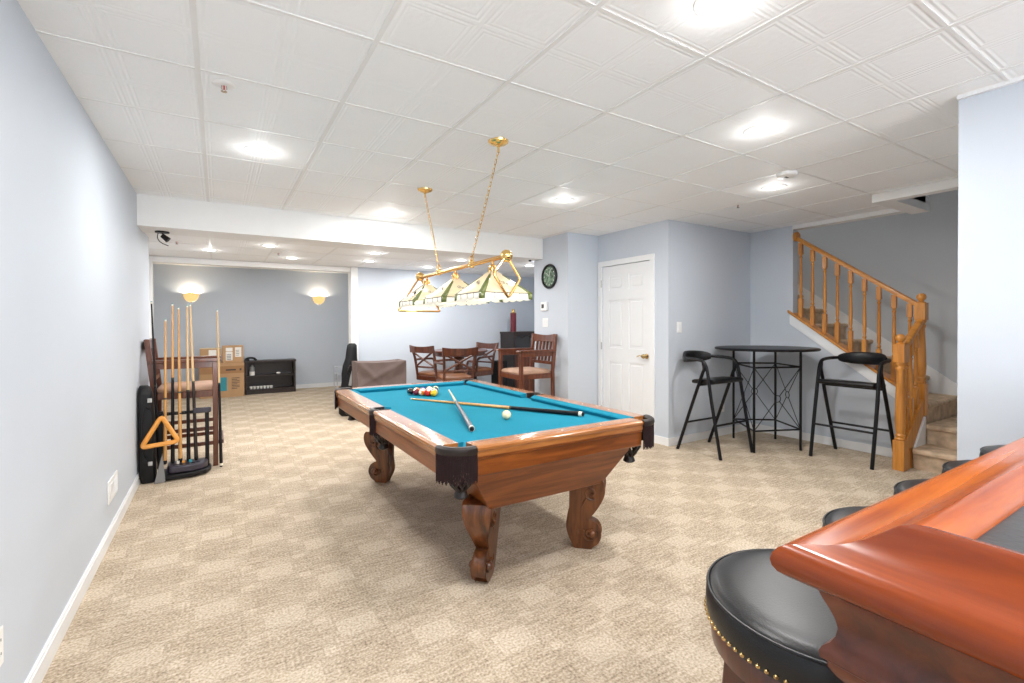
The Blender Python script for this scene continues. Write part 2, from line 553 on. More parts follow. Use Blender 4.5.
# suspended grid bars
A = 0.60946
g = G()
for i in range(-2, 12):
    x = -0.0682 + i * A
    if x < XL + 0.02 or x > XS - 0.02:
        continue
    if x > 5.0:
        g.box((x - 0.010, 1.9, HC - 0.004), (x + 0.010, YB, HC))
    else:
        g.box((x - 0.010, -3.4, HC - 0.004), (x + 0.010, YB, HC))
for j in range(-9, 7):
    y = 1.8933 + j * A
    if y > YB - 0.02:
        continue
    g.box((XL, y - 0.007, HC - 0.003), (4.9 if y < 1.91 else XS, y + 0.007, HC - 0.0005))
struct(g.build('trim_1', MT['tbar']))
g = G()
for i in range(-1, 9):
    x = -0.0682 + i * A
    if x > XL:
        g.box((x - 0.010, 5.55, BZ - 0.004), (x + 0.010, 7.35, BZ))
for j in range(0, 4):
    y = 5.55 + j * A
    g.box((-0.78, y - 0.007, BZ - 0.003), (5.1, y + 0.007, BZ - 0.0005))
struct(g.build('trim_2', MT['tbar']))

# walls
g = G()
g.box((XL - 0.30, -3.6, 0), (XL, 5.92, 2.6)); g.box((-0.92, 5.92, 0), (-0.80, 7.53, 2.6)); g.box((-1.72, 7.53, 0), (-1.60, 10.95, 2.6)); g.box((-1.72, 7.53, 0), (-0.80, 7.60, 2.6))
struct(g.build('wall_left', MT['wall']))
struct(G().box((-1.7, 10.78, 0), (2.9, 10.95, 2.6)).build('wall_back', MT['wall']))
struct(G().box((2.6, 7.52, 0), (2.72, 10.78, 2.6)).build('wall_alcove', MT['wall']))
struct(G().box((1.80, 7.36, 0), (5.25, 7.52, 2.6)).build('wall_rear', MT['wall']))
struct(G().box((5.1, 5.33, 0), (5.22, 7.36, 2.6)).build('wall_nook', MT['wall']))
struct(G().box((3.65, 4.60, 0), (5.22, 5.33, HC)).build('wall_pier', MT['wall']))
# closet wall with a door opening pressed into its face
g = G()
g.box((XD + 0.05, YD, 0), (XS - 0.001, 4.60, HC))
g.box((XD, YD, 0), (XD + 0.05, 3.735, HC)); g.box((XD, 4.525, 0), (XD + 0.05, 4.60, HC)); g.box((XD, 3.735, 2.045), (XD + 0.05, 4.525, HC))
struct(g.build('wall_closet', MT['wall']))
# wall under the staircase: top edge follows the stair slope
SLOPE = 0.7225


def cap_z(y):
    return 0.943 + SLOPE * (y - 2.275)


g = G()
g.prism([(1.86, 0), (YD, 0), (YD, HC), (2.97, HC), (2.97, cap_z(2.97) - 0.02), (1.86, cap_z(1.86) - 0.02)], 'x', XS, XS + 0.10)
struct(g.build('wall_right', MT['wall']))
# stairwell walls
struct(G().box((XF, 0.7, 0), (XF + 0.1, 7.4, 4.9)).build('wall_stairwell', MT['wall_grey']))
g = G()
g.box((XS, YD, 0), (XS + 0.10, 7.4, 4.9))
g.box((XS, 1.90, HC + 0.06), (XS + 0.10, YD, 4.9))
struct(g.build('wall_stair_inner', MT['wall_grey']))
struct(G().box((XS + 0.1, 7.3, 0), (XF, 7.4, 4.9)).build('wall_stair_end', MT['wall_grey']))
g = G()
g.box((4.9, 0.74, HC + 0.06), (5.0, 1.90, 4.9)); g.box((5.0, 1.80, HC + 0.06), (XS, 1.90, 4.9)); g.box((5.0, 0.64, HC + 0.06), (XF + 0.1, 0.74, 4.9))
struct(g.build('wall_upper', MT['wall_grey']))
struct(G().box((4.9, 0.6, 4.9), (XF + 0.2, 7.4, 4.98)).build('ceiling_stairwell', MT['white_flat']))
# right wall near the bar and its return
g = G()
g.box((3.15, -3.6, 0), (3.27, 0.853, HC))
g.box((3.27, 0.74, 0), (XF, 0.853, HC))
struct(g.build('wall_bar', MT['wall']))
# unseen wall behind the camera; its patio opening is added to let daylight in
g = G()
g.box((XL, -3.6, 0), (-0.3, -3.48, HC)); g.box((-0.3, -3.6, 2.30), (2.9, -3.48, HC)); g.box((2.9, -3.6, 0), (3.15, -3.48, HC)); g.box((-0.3, -3.6, 0), (2.9, -3.48, 0.12))
struct(g.build('wall_front', MT['wall']))
g = G()
for x in (-0.3, 1.27, 2.84):
    g.box((x, -3.56, 0.12), (x + 0.06, -3.50, 2.30))
g.box((-0.3, -3.56, 0.12), (2.9, -3.50, 0.18)); g.box((-0.3, -3.56, 2.24), (2.9, -3.50, 2.30))
struct(g.build('added_window_1', MT['white']))  # unseen frame of the added patio opening

# bulkhead, alcove header and posts
struct(G().box((XL, YB, 2.183), (3.65, 5.52, HC)).build('trim_3', MT['white_flat']))
g = G()
g.box((-0.80, 7.40, 2.125), (1.70, 7.53, 2.195))
g.box((1.70, 7.345, 0), (1.80, 7.53, 2.195)); g.box((-0.80, 7.40, 0), (-0.70, 7.53, 2.125))
struct(g.build('trim_4', MT['white_flat']))
struct(G().box((-0.9, 7.521, 2.20), (2.75, 7.60, 2.6)).build('wall_header', MT['white_flat']))
# stairwell soffit frame
g = G()
g.box((4.90, 0.853, HC - 0.07), (5.0, 1.90, HC + 0.07)); g.box((5.0, 1.76, HC - 0.07), (XS + 0.10, 1.90, HC + 0.07))
g.box((XS - 0.012, 1.90, HC - 0.045), (XS + 0.11, 2.97, HC + 0.001)); 
struct(g.build('trim_5', MT['white_flat']))
g = G()
g.box((3.128, -3.4, HC - 0.018), (3.15, 0.853, HC))
struct(g.build('trim_6', MT['white']))


def base(name, segs, h=0.085, t=0.014):
    g = G()
    for (x0, y0, x1, y1) in segs:
        g.box((x0, y0, 0), (x1, y1, h - 0.012))
        sx = 0.004 if abs(x1 - x0) < 0.05 else 0; sy = 0.004 if abs(y1 - y0) < 0.05 else 0
        g.box((x0 + (sx if 0 else 0), y0, h - 0.012), (x1 - sx, y1 - sy, h))
    return struct(g.build(name, MT['white']))


base('baseboard_left', [(XL, -3.4, XL + 0.014, 5.934), (-0.8, 5.92, XL + 0.014, 5.934), (-0.8, 5.934, -0.786, 7.40)])
base('baseboard_back', [(-1.6, 10.766, 2.6, 10.78)])
base('baseboard_rear', [(1.80, 7.346, 5.1, 7.36)])
base('baseboard_right', [(XD, YD - 0.014, XS - 0.014, YD), (XS - 0.014, 1.86, XS, YD), (XD - 0.014, YD - 0.014, XD, 3.672), (3.636, 4.586, XD - 0.014, 4.60), (3.636, 4.60, 3.65, 5.33)])
base('baseboard_bar', [(3.136, 0.33, 3.15, 0.867), (3.136, 0.853, 5.2, 0.867)])

# ------------------------------------------------------------------ door in the closet wall
g = G()
DY0, DY1 = 3.735, 4.525
g.box((XD + 0.022, DY0 + 0.003, 0.008), (XD + 0.055, DY1 - 0.003, 2.04))
door = struct(g.build('door_1', MT['white']))
g = G()
cw = 0.063
g.box((XD - 0.016, DY0 - cw, 0), (XD, DY0, 2.045 + cw)); g.box((XD - 0.016, DY1, 0), (XD, DY1 + cw, 2.045 + cw)); g.box((XD - 0.016, DY0, 2.045), (XD, DY1, 2.045 + cw))
g.build('door_casing', MT['white'], door)
g = G()
stile = 0.11; mid = 0.10
yw = (DY1 - DY0 - 2 * stile - mid) / 2
cols_ = [(DY0 + stile, DY0 + stile + yw), (DY1 - stile - yw, DY1 - stile)]
rows_ = [(0.22, 0.86), (1.03, 1.62), (1.74, 1.92)]
fx = XD + 0.010
# stiles and rails standing proud of the sunk ground
g.box((fx, DY0 + 0.003, 0.008), (XD + 0.03, DY0 + stile, 2.04)); g.box((fx, DY1 - stile, 0.008), (XD + 0.03, DY1 - 0.003, 2.04))
g.box((fx, DY0 + stile + yw, 0.008), (XD + 0.03, DY1 - stile - yw, 2.04))
zz = [0.008, 0.22, 0.86, 1.03, 1.62, 1.74, 1.92, 2.04]
for k in (0, 2, 4, 6):
    for (ya, yb) in cols_:
        g.box((fx, ya, zz[k]), (XD + 0.03, yb, zz[k + 1]))
g.build('door_frame', MT['white'], door)
for (ya, yb) in cols_:
    for (za, zb) in rows_:
        G().box((XD + 0.014, ya + 0.03, za + 0.03), (XD + 0.03, yb - 0.03, zb - 0.03)).build('door_panel', MT['white'], door, bevel=0.008)
g = G()
Mx = Matrix.Rotation(-PI / 2, 4, 'Y')
g.lathe([(0.030, 0), (0.030, 0.006), (0.012, 0.010), (0.010, 0.038), (0.022, 0.042), (0.027, 0.055), (0.022, 0.068), (0.001, 0.072)], (fx, 3.80, 0.955), 20, Mx)
g.tube([(fx - 0.05, 3.80, 0.955), (fx - 0.052, 3.86, 0.96), (fx - 0.05, 3.905, 0.95)], [0.009, 0.007, 0.005], 8)
g.build('door_handle', MT['nail'], door)
for z in (0.25, 1.05, 1.83):
    G().cyl((XD - 0.020, DY1 - 0.002, z - 0.045), (XD - 0.020, DY1 - 0.002, z + 0.045), 0.006, n=10).build('hinge', MT['chrome'], door)

# ================================================================== STAIRCASE
st = thing('staircase', 'carpeted staircase with golden oak railing climbing the right wall', 'staircase', (XS, 1.80, 0))
OX, OY = XS, 1.80


def loc3(p):
    return (p[0] - OX, p[1] - OY, p[2])


def SG():
    return G()


def step(poly_lo, name='step'):
    pass


def tread_box(a, b, face):
    """carpeted step block with a rounded nose; face 'x' (riser faces -X) or 'y' (riser faces -Y)"""
    g = G()
    x0, y0, z0 = a; x1, y1, z1 = b
    if face == 'x':
        prof = [(x0, z0), (x0, z1 - 0.05), (x0 - 0.022, z1 - 0.045), (x0 - 0.03, z1 - 0.02), (x0 - 0.022, z1 - 0.004), (x0 - 0.008, z1), (x1, z1), (x1, z0)]
        g.prism(prof, 'y', y0, y1)
    else:
        prof = [(y0, z0), (y0, z1 - 0.05), (y0 - 0.022, z1 - 0.045), (y0 - 0.03, z1 - 0.02), (y0 - 0.022, z1 - 0.004), (y0 - 0.008, z1), (y1, z1), (y1, z0)]
        g.prism(prof, 'x', x0, x1)
    g.move(T(-OX, -OY, 0))
    return g.build('step', MT['stair_carpet'], st, ang=50)


tread_box((5.37, 0.856, 0.0), (5.70, 1.752, 0.185), 'x')
tread_box((5.68, 0.856, 0.0), (XF - 0.015, 1.752, 0.37), 'x')
RUN, RISE = 0.263, 0.19
for k in range(0, 14):
    y0 = 1.775 + RUN * k
    z1 = 0.56 + RISE * k
    tread_box((XS + 0.10, y0, max(0, z1 - 0.75)), (XF - 0.015, y0 + RUN + 0.02, z1), 'y')
# skirt boards
g = G()
zs = lambda y: 0.56 + SLOPE * (y - 1.745)
g.prism([(0.86, 0.0), (0.86, 0.50), (1.72, 0.50), (1.79, zs(1.79) + 0.09), (5.3, zs(5.3) + 0.09), (5.3, zs(5.3) - 0.4), (1.9, 0.0)], 'x', XF - 0.016, XF)
g.move(T(-OX, -OY, 0)); g.build('skirt_board', MT['white'], st)
g = G()
g.prism([(1.86, cap_z(1.86) - 0.15), (3.0, cap_z(3.0) - 0.15), (3.0, cap_z(3.0) - 0.02), (1.86, cap_z(1.86) - 0.02)], 'x', XS - 0.014, XS)
g.prism([(5.42, 0.0), (5.655, 0.0), (5.655, 0.44), (5.42, 0.19)], 'y', 1.755, 1.775)
g.move(T(-OX, -OY, 0)); g.build('skirt_board', MT['white'], st)
# oak cap on the sloping wall
g = G()
g.prism([(1.84, cap_z(1.84) - 0.03), (3.02, cap_z(3.02) - 0.03), (3.02, cap_z(3.02)), (1.84, cap_z(1.84))], 'x', XS - 0.03, XS + 0.115)
g.move(T(-OX, -OY, 0)); g.build('wall_cap', MT['oak_y'], st, bevel=0.006)
# lower boxed stringer between the two newels
g = G()
g.box((5.262, 1.765, 0.0), (5.40, 1.835, 0.185))
g.prism([(5.262, 0.185), (5.262, 0.28), (5.63, 0.60), (5.70, 0.60), (5.70, 0.52), (5.40, 0.185)], 'y', 1.765, 1.835)
g.move(T(-OX, -OY, 0)); g.build('stringer', MT['oak'], st, bevel=0.004)


def newel(x, y, z0, ztop, label=None):
    g = G()
    s = 0.043
    g.box((x - s, y - s, z0), (x + s, y + s, z0 + (0.27 if z0 == 0 else 0.30)))
    zb = z0 + (0.27 if z0 == 0 else 0.30); zt = ztop - 0.255
    L_ = zt - zb
    g.lathe([(0.040, zb), (0.043, zb + 0.012), (0.034, zb + 0.025), (0.040, zb + 0.045), (0.030, zb + 0.06), (0.036, zb + 0.09), (0.040, zb + 0.16),
             (0.036, zb + L_ * 0.55), (0.028, zt - 0.08), (0.036, zt - 0.06), (0.036, zt - 0.048), (0.028, zt - 0.035), (0.040, zt - 0.012), (0.040, zt)], (x, y, 0), 20)
    g.box((x - s, y - s, zt), (x + s, y + s, zt + 0.165))
    g.move(T(-OX, -OY, 0))
    o = g.build('newel_post', MT['oak'], st, bevel=0.003)
    g = G()
    zc = zt + 0.165
    g.lathe([(0.034, zc), (0.036, zc + 0.008), (0.018, zc + 0.016), (0.020, zc + 0.022), (0.034, zc + 0.036), (0.039, zc + 0.055), (0.033, zc + 0.075), (0.018, zc + 0.088), (0.001, zc + 0.091)], (x, y, 0), 20)
    g.move(T(-OX, -OY, 0))
    g.build('finial', MT['oak'], o)
    return o


newel(5.215, 1.80, 0, 1.225)
newel(XS + 0.03, 1.80, 0.45, 1.605)


def baluster(x, y, z0, z1, r=0.019):
    g = G()
    s = r
    zb = z0 + 0.22; zt = z1 - 0.13
    g.box((x - s, y - s, z0), (x + s, y + s, zb)); g.box((x - s, y - s, zt), (x + s, y + s, z1))
    Lh = zt - zb
    g.lathe([(s * 0.95, zb), (s * 0.6, zb + 0.012), (s * 1.0, zb + 0.03), (s * 0.6, zb + 0.045), (s * 0.85, zb + 0.08), (s * 0.9, zb + Lh * 0.4),
             (s * 0.62, zt - 0.05), (s * 0.95, zt - 0.035), (s * 0.6, zt - 0.02), (s * 0.95, zt)], (x, y, 0), 12)
    g.move(T(-OX, -OY, 0))
    g.build('baluster', MT['oak'], st)


def rail_z(y):
    return 1.523 + 0.7243 * (y - 1.838)


for k in range(9):
    y = 2.902 - 0.1265 * k
    baluster(XS + 0.04, y, cap_z(y) - 0.01, rail_z(y) - 0.05)
for x, z in ((5.34, 0.36), (5.44, 0.44), (5.55, 0.53)):
    baluster(x, 1.80, z - 0.03, 1.06 + (x - 5.25) * 0.62 - 0.02)
# handrails
prof = [(-0.028, -0.045), (0.028, -0.045), (0.030, -0.012), (0.026, 0.0), (0.012, 0.008), (-0.012, 0.008), (-0.026, 0.0), (-0.030, -0.012)]


def handrail(p, q, name='handrail'):
    p = Vector(p); q = Vector(q); d = (q - p).normalized(); x = d.cross(Vector((0, 0, 1))).normalized()
    g = G()
    g.rings([[c + x * a + Vector((0, 0, b)) for a, b in prof] for c in (p, q)])
    g.move(T(-OX, -OY, 0))
    return g.build(name, MT['oak_y'], st)


handrail((XS + 0.04, 1.83, rail_z(1.83)), (XS + 0.04, 3.0, rail_z(3.0)))
handrail((5.25, 1.80, 1.10), (XS, 1.80, 1.36))
g = G(); g.cyl((XS + 0.04, 2.965, rail_z(2.97) - 0.02), (XS + 0.04, 2.935, rail_z(2.97) - 0.02), 0.055, n=20)
g.move(T(-OX, -OY, 0)); g.build('rosette', MT['oak'], st)

# ================================================================== RECESSED LIGHTS
def can(x, y, z, label, first=[None], r=0.075, watt=None, cone=True):
    if first[0] is None:
        t = thing('recessed_light', label, 'ceiling light', (x, y, z), 0, 'recessed ceiling lights')
        g = G()
        g.lathe([(0.062, -0.002), (0.064, -0.006), (0.080, -0.008), (0.092, -0.004), (0.094, 0.0)], (0, 0, 0), 28)
        g.build('trim_ring', MT['plate'], t)
        g = G(); g.lathe([(0.001, -0.004), (0.040, -0.0045), (0.063, -0.003)], (0, 0, 0), 28); g.build('lens', MT['lens'], t)
        first[0] = t
    else:
        t = dup(first[0], (x, y, z), 0, label)
    d = bpy.data.lights.new('lamp', 'AREA'); d.shape = 'DISK'; d.size = 0.13
    d.energy = watt or CAN_W
    d.color = CAN_COL
    o = bpy.data.objects.new('lamp', d); COL.objects.link(o)
    o.parent = t; o.location = (0, 0, -0.012)
    d = bpy.data.lights.new('lamp_glow', 'POINT'); d.energy = (watt or CAN_W) * 0.07; d.shadow_soft_size = 0.045; d.color = CAN_COL
    o = bpy.data.objects.new('lamp_glow', d); COL.objects.link(o)
    o.parent = t; o.location = (0, 0, -0.075)
    return t


LG = [
    (0.237, 3.475, HC, 'recessed light nearest the left wall in the tiled ceiling'),
    (1.504, 1.033, HC, 'recessed light cut by the top edge of the picture'),
    (2.696, 1.599, HC, 'recessed light between the tiled ceiling centre and the bar wall'),
    (3.913, 2.21, HC, 'recessed light just behind the smoke detector'),
    (2.676, 3.428, HC, 'recessed light over the right side of the pool table'),
    (1.48, 4.727, HC, 'recessed light beyond the far pendant canopy, before the beam'),
    (-0.086, 6.519, BZ, 'leftmost recessed light beyond the beam'),
    (0.489, 5.852, BZ, 'second recessed light from left beyond the beam, nearer row'),
    (0.821, 6.771, BZ, 'recessed light beyond the beam in front of the alcove header'),
    (1.625, 5.793, BZ, 'bright recessed light behind the beam left of the pendant chain'),
    (1.761, 6.571, BZ, 'dim recessed light near the alcove post'),
    (2.716, 6.822, BZ, 'recessed light above the pendant bar near the rear wall'),
    (2.803, 5.848, BZ, 'recessed light behind the near pendant chain beyond the beam'),
    (3.95, 5.90, BZ, 'recessed light beside the clock wall beyond the beam'),
]
for a in LG:
    can(*a, watt=(CAN_W * 0.62 if a[2] == BZ else None))
for x, y, lab in ((0.50, 1.12, 'recessed light just above the top edge of the picture'), (0.6, -0.9, 'added unseen recessed light behind the viewpoint on the left'),
                  (2.2, -1.0, 'added unseen recessed light behind the viewpoint on the right'), (0.9, -2.3, 'added unseen recessed light nearest the added patio window')):
    can(x, y, HC, lab)  # the cans behind the viewpoint are unseen and added for fill light
for x, y, lab in ((0.1, 9.0, 'left added recessed light hidden inside the alcove'), (1.6, 9.0, 'right added recessed light hidden inside the alcove')):
    can(x, y, 2.45, lab, watt=CAN_W * 0.9)  # both cans are added out of sight to brighten the alcove
# added lamp out of sight, lights the stairwell from above
d = bpy.data.lights.new('lamp', 'AREA'); d.shape = 'DISK'; d.size = 0.3; d.energy = 22; d.color = (1.0, 0.95, 0.88)
o = bpy.data.objects.new('stairwell_fill_lamp', d); COL.objects.link(o); o.location = (6.1, 3.6, 4.85)
tag(o, 'added unseen lamp high in the stairwell above the stairs', 'ceiling light')

# ================================================================== POOL TABLE
PW, PL = 0.6675, 1.192          # half width, half length of the rail top
PT = 0.778
pcx, pcy = 1.5075, 3.088
pt = thing('pool_table', 'oak pool table with teal cloth, fringed leather pockets and carved scroll legs', 'pool table', (pcx, pcy, 0))
BED = 0.742
G().box((-PW + 0.09, -PL + 0.09, BED - 0.03), (PW - 0.09, PL - 0.09, BED)).build('bed_cloth', MT['cloth'], pt)
G().box((-PW + 0.06, -PL + 0.06, 0.645), (PW - 0.06, PL - 0.06, BED - 0.03)).build('bed', MT['hole'], pt)
CP, CPS, SP = 0.138, 0.105, 0.055            # rail set back at corner and side pockets


def rail_seg(p0, p1, inward, axis, c0, c1):
    """p0,p1 ends on the outer edge; inward unit vector; c0,c1 = extra cut of the inner end"""
    p0 = Vector(p0); p1 = Vector(p1); n = Vector(inward); d = (p1 - p0).normalized()
    # wooden rail top
    sec = [(0.0, PT - 0.028), (-0.006, PT - 0.020), (-0.006, PT - 0.010), (0.004, PT - 0.001), (0.012, PT), (0.100, PT - 0.001), (0.100, PT - 0.05), (0.0, PT - 0.05)]
    g = G()
    g.rings([[p + n * a + Vector((0, 0, z)) for a, z in sec] for p in (p0, p1)])
    r = g.build('rail', MT['rail_x' if axis == 0 else 'rail_y'], pt)
    L_ = (p1 - p0).length
    nd = 3
    for k in range(1, nd + 1):
        c = p0 + d * (L_ * k / (nd + 1)) + n * 0.055 + Vector((0, 0, PT - 0.0015))
        G().cyl(c, c + Vector((0, 0, 0.002)), 0.005, n=8).build('sight', MT['ivory'], r)
    # cushion
    sec = [(0.100, PT - 0.001), (0.146, PT - 0.010), (0.150, PT - 0.016), (0.138, BED - 0.002), (0.100, BED - 0.002)]
    g = G()
    rs = []
    for p, s, c in ((p0, 1, c0), (p1, -1, c1)):
        rs.append([p + n * a + d * s * (c * (a - 0.1) / 0.05) + Vector((0, 0, z)) for a, z in sec])
    g.rings(rs)
    g.build('cushion', MT['cloth'], pt)
    # apron board
    g = G()
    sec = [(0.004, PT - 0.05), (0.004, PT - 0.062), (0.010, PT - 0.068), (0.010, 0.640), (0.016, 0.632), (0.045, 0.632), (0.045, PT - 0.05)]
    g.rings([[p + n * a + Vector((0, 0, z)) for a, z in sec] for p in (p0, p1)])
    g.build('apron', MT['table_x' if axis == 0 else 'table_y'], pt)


for sx in (-1, 1):
    rail_seg((sx * PW, -PL + CPS, 0), (sx * PW, -SP, 0), (-sx, 0, 0), 1, 0.045, 0.02)
    rail_seg((sx * PW, SP, 0), (sx * PW, PL - CPS, 0), (-sx, 0, 0), 1, 0.02, 0.045)
for sy in (-1, 1):
    rail_seg((-PW + CP, sy * PL, 0), (PW - CP, sy * PL, 0), (0, -sy, 0), 0, 0.045, 0.045)
# cabinet: a tapering box
g = G()
a, b = PW - 0.135, PL - 0.06
c, d_ = PW - 0.30, PL - 0.16
g.poly([(-a, -b, 0.64), (a, -b, 0.64), (a, b, 0.64), (-a, b, 0.64), (-c, -d_, 0.405), (c, -d_, 0.405), (c, d_, 0.405), (-c, d_, 0.405)],
       [(0, 1, 2, 3), (7, 6, 5, 4), (0, 4, 5, 1), (1, 5, 6, 2), (2, 6, 7, 3), (3, 7, 4, 0)])
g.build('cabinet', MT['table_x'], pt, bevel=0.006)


def pocket(cx, cy, ang, span, R, centre_off, fr=True, half_gap=None):
    """leather pocket: rim follows an arc; ang = outward direction, span = half opening angle"""
    M0 = T(cx, cy, 0) @ RZ(ang)
    n = 14
    arc = [(centre_off + R * math.cos(t), R * math.sin(t)) for t in [(-span + 2 * span * k / n) for k in range(n + 1)]]
    sec = [(0.006, PT - 0.036), (0.012, PT - 0.02), (0.009, PT - 0.004), (0.0, PT + 0.004), (-0.018, PT + 0.003), (-0.026, PT - 0.008), (-0.024, PT - 0.04)]
    g = G()
    rs = []
    for k, (x, y) in enumerate(arc):
        t = -span + 2 * span * k / n
        rs.append([M0 @ Vector((x + math.cos(t) * q, y + math.sin(t) * q, z)) for q, z in sec])
    g.rings(rs)
    rim = g.build('pocket', MT['leather_br'], pt)
    if span > 1.0:   # leather lining of the side pocket
        g = G()
        rl = []
        for k in range(15):
            t = RAD(-112 + 224 * k / 14)
            rl.append([M0 @ Vector(((q) * math.cos(t), (q) * math.sin(t), z)) for q, z in ((0.050, BED - 0.02), (0.050, PT + 0.001), (0.058, PT + 0.001), (0.058, BED - 0.02))])
        g.rings(rl)
        for sy_ in (-1, 1):
            g.box((-0.043, sy_ * 0.0565 - 0.0025, PT - 0.05), (0.054, sy_ * 0.0565 + 0.0025, PT + 0.0015), M0)
        g.build('lining', MT['leather_br'], rim)
    # fringe threads
    g = G()
    m = 30 if span > 0.7 else 14
    for row in range(2):
        for k in range(m + 1):
            t = -span + 2 * span * k / m
            rr = R + 0.006 - row * 0.004
            x, y = centre_off + rr * math.cos(t), rr * math.sin(t)
            ln = 0.128 + 0.008 * math.sin(k * 2.1 + row)
            p = M0 @ Vector((x, y, PT - 0.03)); q = M0 @ Vector((x + 0.001 * math.sin(k), y, PT - 0.03 - ln))
            g.tube([p, (p + q) / 2 + Vector((0.0008, 0, 0)), q], [0.0022, 0.0028, 0.0018], 5)
    g.build('fringe', MT['fringe'], rim)
    # leather net with shield below
    g = G()
    c0 = Vector((centre_off - 0.02, 0, 0))
    for k in range(9):
        t = 2 * PI * k / 9
        pts = []
        for z, rr, tw in ((PT - 0.05, 0.060, 0), (PT - 0.12, 0.066, 0.35), (PT - 0.17, 0.062, 0.7), (PT - 0.205, 0.042, 1.05), (PT - 0.228, 0.020, 1.2)):
            pts.append(M0 @ (c0 + Vector((rr * math.cos(t + tw), rr * math.sin(t + tw), z))))
        g.tube(pts, 0.0075, 6)
        pts = [M0 @ (c0 + Vector((rr * math.cos(t - tw), rr * math.sin(t - tw), z))) for z, rr, tw in ((PT - 0.05, 0.060, 0), (PT - 0.12, 0.066, 0.35), (PT - 0.17, 0.062, 0.7), (PT - 0.205, 0.042, 1.05), (PT - 0.228, 0.020, 1.2))]
        g.tube(pts, 0.006, 6)
    g.lathe([(0.014, PT - 0.215), (0.026, PT - 0.230), (0.036, PT - 0.258), (0.024, PT - 0.266), (0.001, PT - 0.262)], M0 @ c0, 10)
    g.build('net', MT['leather_br'], rim)
    g = G()
    c1 = M0 @ Vector((centre_off + 0.002, 0, 0))
    g.lathe([(0.001, BED + 0.0008), (0.058 if span > 0.7 else 0.046, BED + 0.0010)], (c1.x, c1.y, 0), 24)
    g.build('pocket_shade_disc', MT['hole'], rim)  # flat black disc on the cloth paints the dark inside of the pocket


k = CP
for sx in (-1, 1):
    for sy in (-1, 1):
        # circle through the two rail ends, bulging outward
        e1 = Vector((sx * (PW - CP), sy * (PL + 0.004), 0)); e2 = Vector((sx * (PW + 0.004), sy * (PL - CPS), 0))
        md_ = (e1 + e2) / 2; ch = e2 - e1
        od = Vector((abs(ch.y) * sx, abs(ch.x) * sy, 0)).normalized()
        sp_ = RAD(52); R_ = ch.length / 2 / math.sin(sp_)
        cc = md_ - od * (R_ * math.cos(sp_))
        pocket(cc.x, cc.y, math.atan2(od.y, od.x), sp_, R_, 0.0)
    pocket(sx * (PW - 0.055), 0, 0 if sx > 0 else PI, RAD(62), 0.062, 0.0)


# carved scroll legs
def leg(x, y, ang):
    M0 = T(x, y, 0) @ RZ(ang)
    inner = [(-0.058, 0.42), (-0.055, 0.36), (-0.045, 0.30), (-0.062, 0.24), (-0.074, 0.19), (-0.080, 0.13), (-0.066, 0.075), (-0.042, 0.028), (-0.036, 0.0)]
    outer = [(0.110, 0.42), (0.122, 0.375), (0.112, 0.32), (0.076, 0.25), (0.036, 0.195), (0.014, 0.162), (0.044, 0.160), (0.082, 0.140), (0.098, 0.095), (0.082, 0.048), (0.050, 0.024), (0.040, 0.0)]
    ci = catmull([(p[0], 0, p[1]) for p in inner], 4)
    co = catmull([(p[0], 0, p[1]) for p in outer], 4)

    def hw(z):
        K = [(0.0, 0.034), (0.03, 0.038), (0.10, 0.042), (0.16, 0.032), (0.24, 0.042), (0.33, 0.066), (0.42, 0.080)]
        for (a, p), (b, q) in zip(K, K[1:]):
            if z <= b:
                return p + (q - p) * (z - a) / (b - a)
        return K[-1][1]
    g = G()
    loop = [(p.x, p.z) for p in ci] + [(p.x, p.z) for p in reversed(co)]
    n = len(loop)
    layers = []
    for s, ins in ((-1.0, 0.014), (-0.86, 0.003), (-0.6, 0.0), (0.6, 0.0), (0.86, 0.003), (1.0, 0.014)):
        cxm = sum(p[0] for p in loop) / n
        row = []
        for i, (r, z) in enumerate(loop):
            pr = Vector(loop[i - 1]); nx = Vector(loop[(i + 1) % n])
            tdir = (nx - pr).normalized(); nn = Vector((-tdir.y, tdir.x))
            q = Vector((r, z)) + nn * (-ins) if False else Vector((r, z)) - nn * ins * -1 * (-1)
            row.append(M0 @ Vector((q.x, s * hw(z), max(0.0, q.y))))
        layers.append(row)
    for A_, B_ in zip(layers, layers[1:]):
        pass
    R = [[g.bm.verts.new(p) for p in r] for r in layers]
    for A_, B_ in zip(R, R[1:]):
        for i in range(n):
            j = (i + 1) % n
            g.bm.faces.new((A_[i], A_[j], B_[j], B_[i]))
    for cap in (R[0][::-1], R[-1]):
        f = g.bm.faces.new(cap)
        bmesh.ops.triangulate(g.bm, faces=[f])
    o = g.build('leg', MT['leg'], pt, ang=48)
    g = G()
    # foot scroll and knee rosette carved on both sides
    for s in (-1, 1):
        sp = []
        for k in range(26):
            t = k / 25; a = RAD(150) + t * RAD(620); rr = 0.036 * (1 - t) + 0.004
            sp.append(M0 @ Vector((0.045 + rr * math.cos(a), s * (0.040 + 0.006 * t), 0.093 + rr * math.sin(a))))
        g.tube(sp, 0.0065, 6)
        sp = []
        for k in range(20):
            t = k / 19; a = RAD(-60) - t * RAD(480); rr = 0.040 * (1 - t) + 0.004
            sp.append(M0 @ Vector((0.055 + rr * math.cos(a), s * (0.064 + 0.010 * t), 0.345 + rr * math.sin(a))))
        g.tube(sp, 0.006, 6)
        pts = catmull([M0 @ Vector((0.028, s * 0.062, 0.31)), M0 @ Vector((-0.005, s * 0.046, 0.25)), M0 @ Vector((-0.03, s * 0.036, 0.17)), M0 @ Vector((-0.022, s * 0.042, 0.09))], 5)
        g.tube(pts, 0.0055, 6)
        # ears of the front scroll
        g.sphere(M0 @ Vector((0.062, s * 0.040, 0.096)), 0.025, 12)
    g.build('carving', MT['leg'], o)
    return o


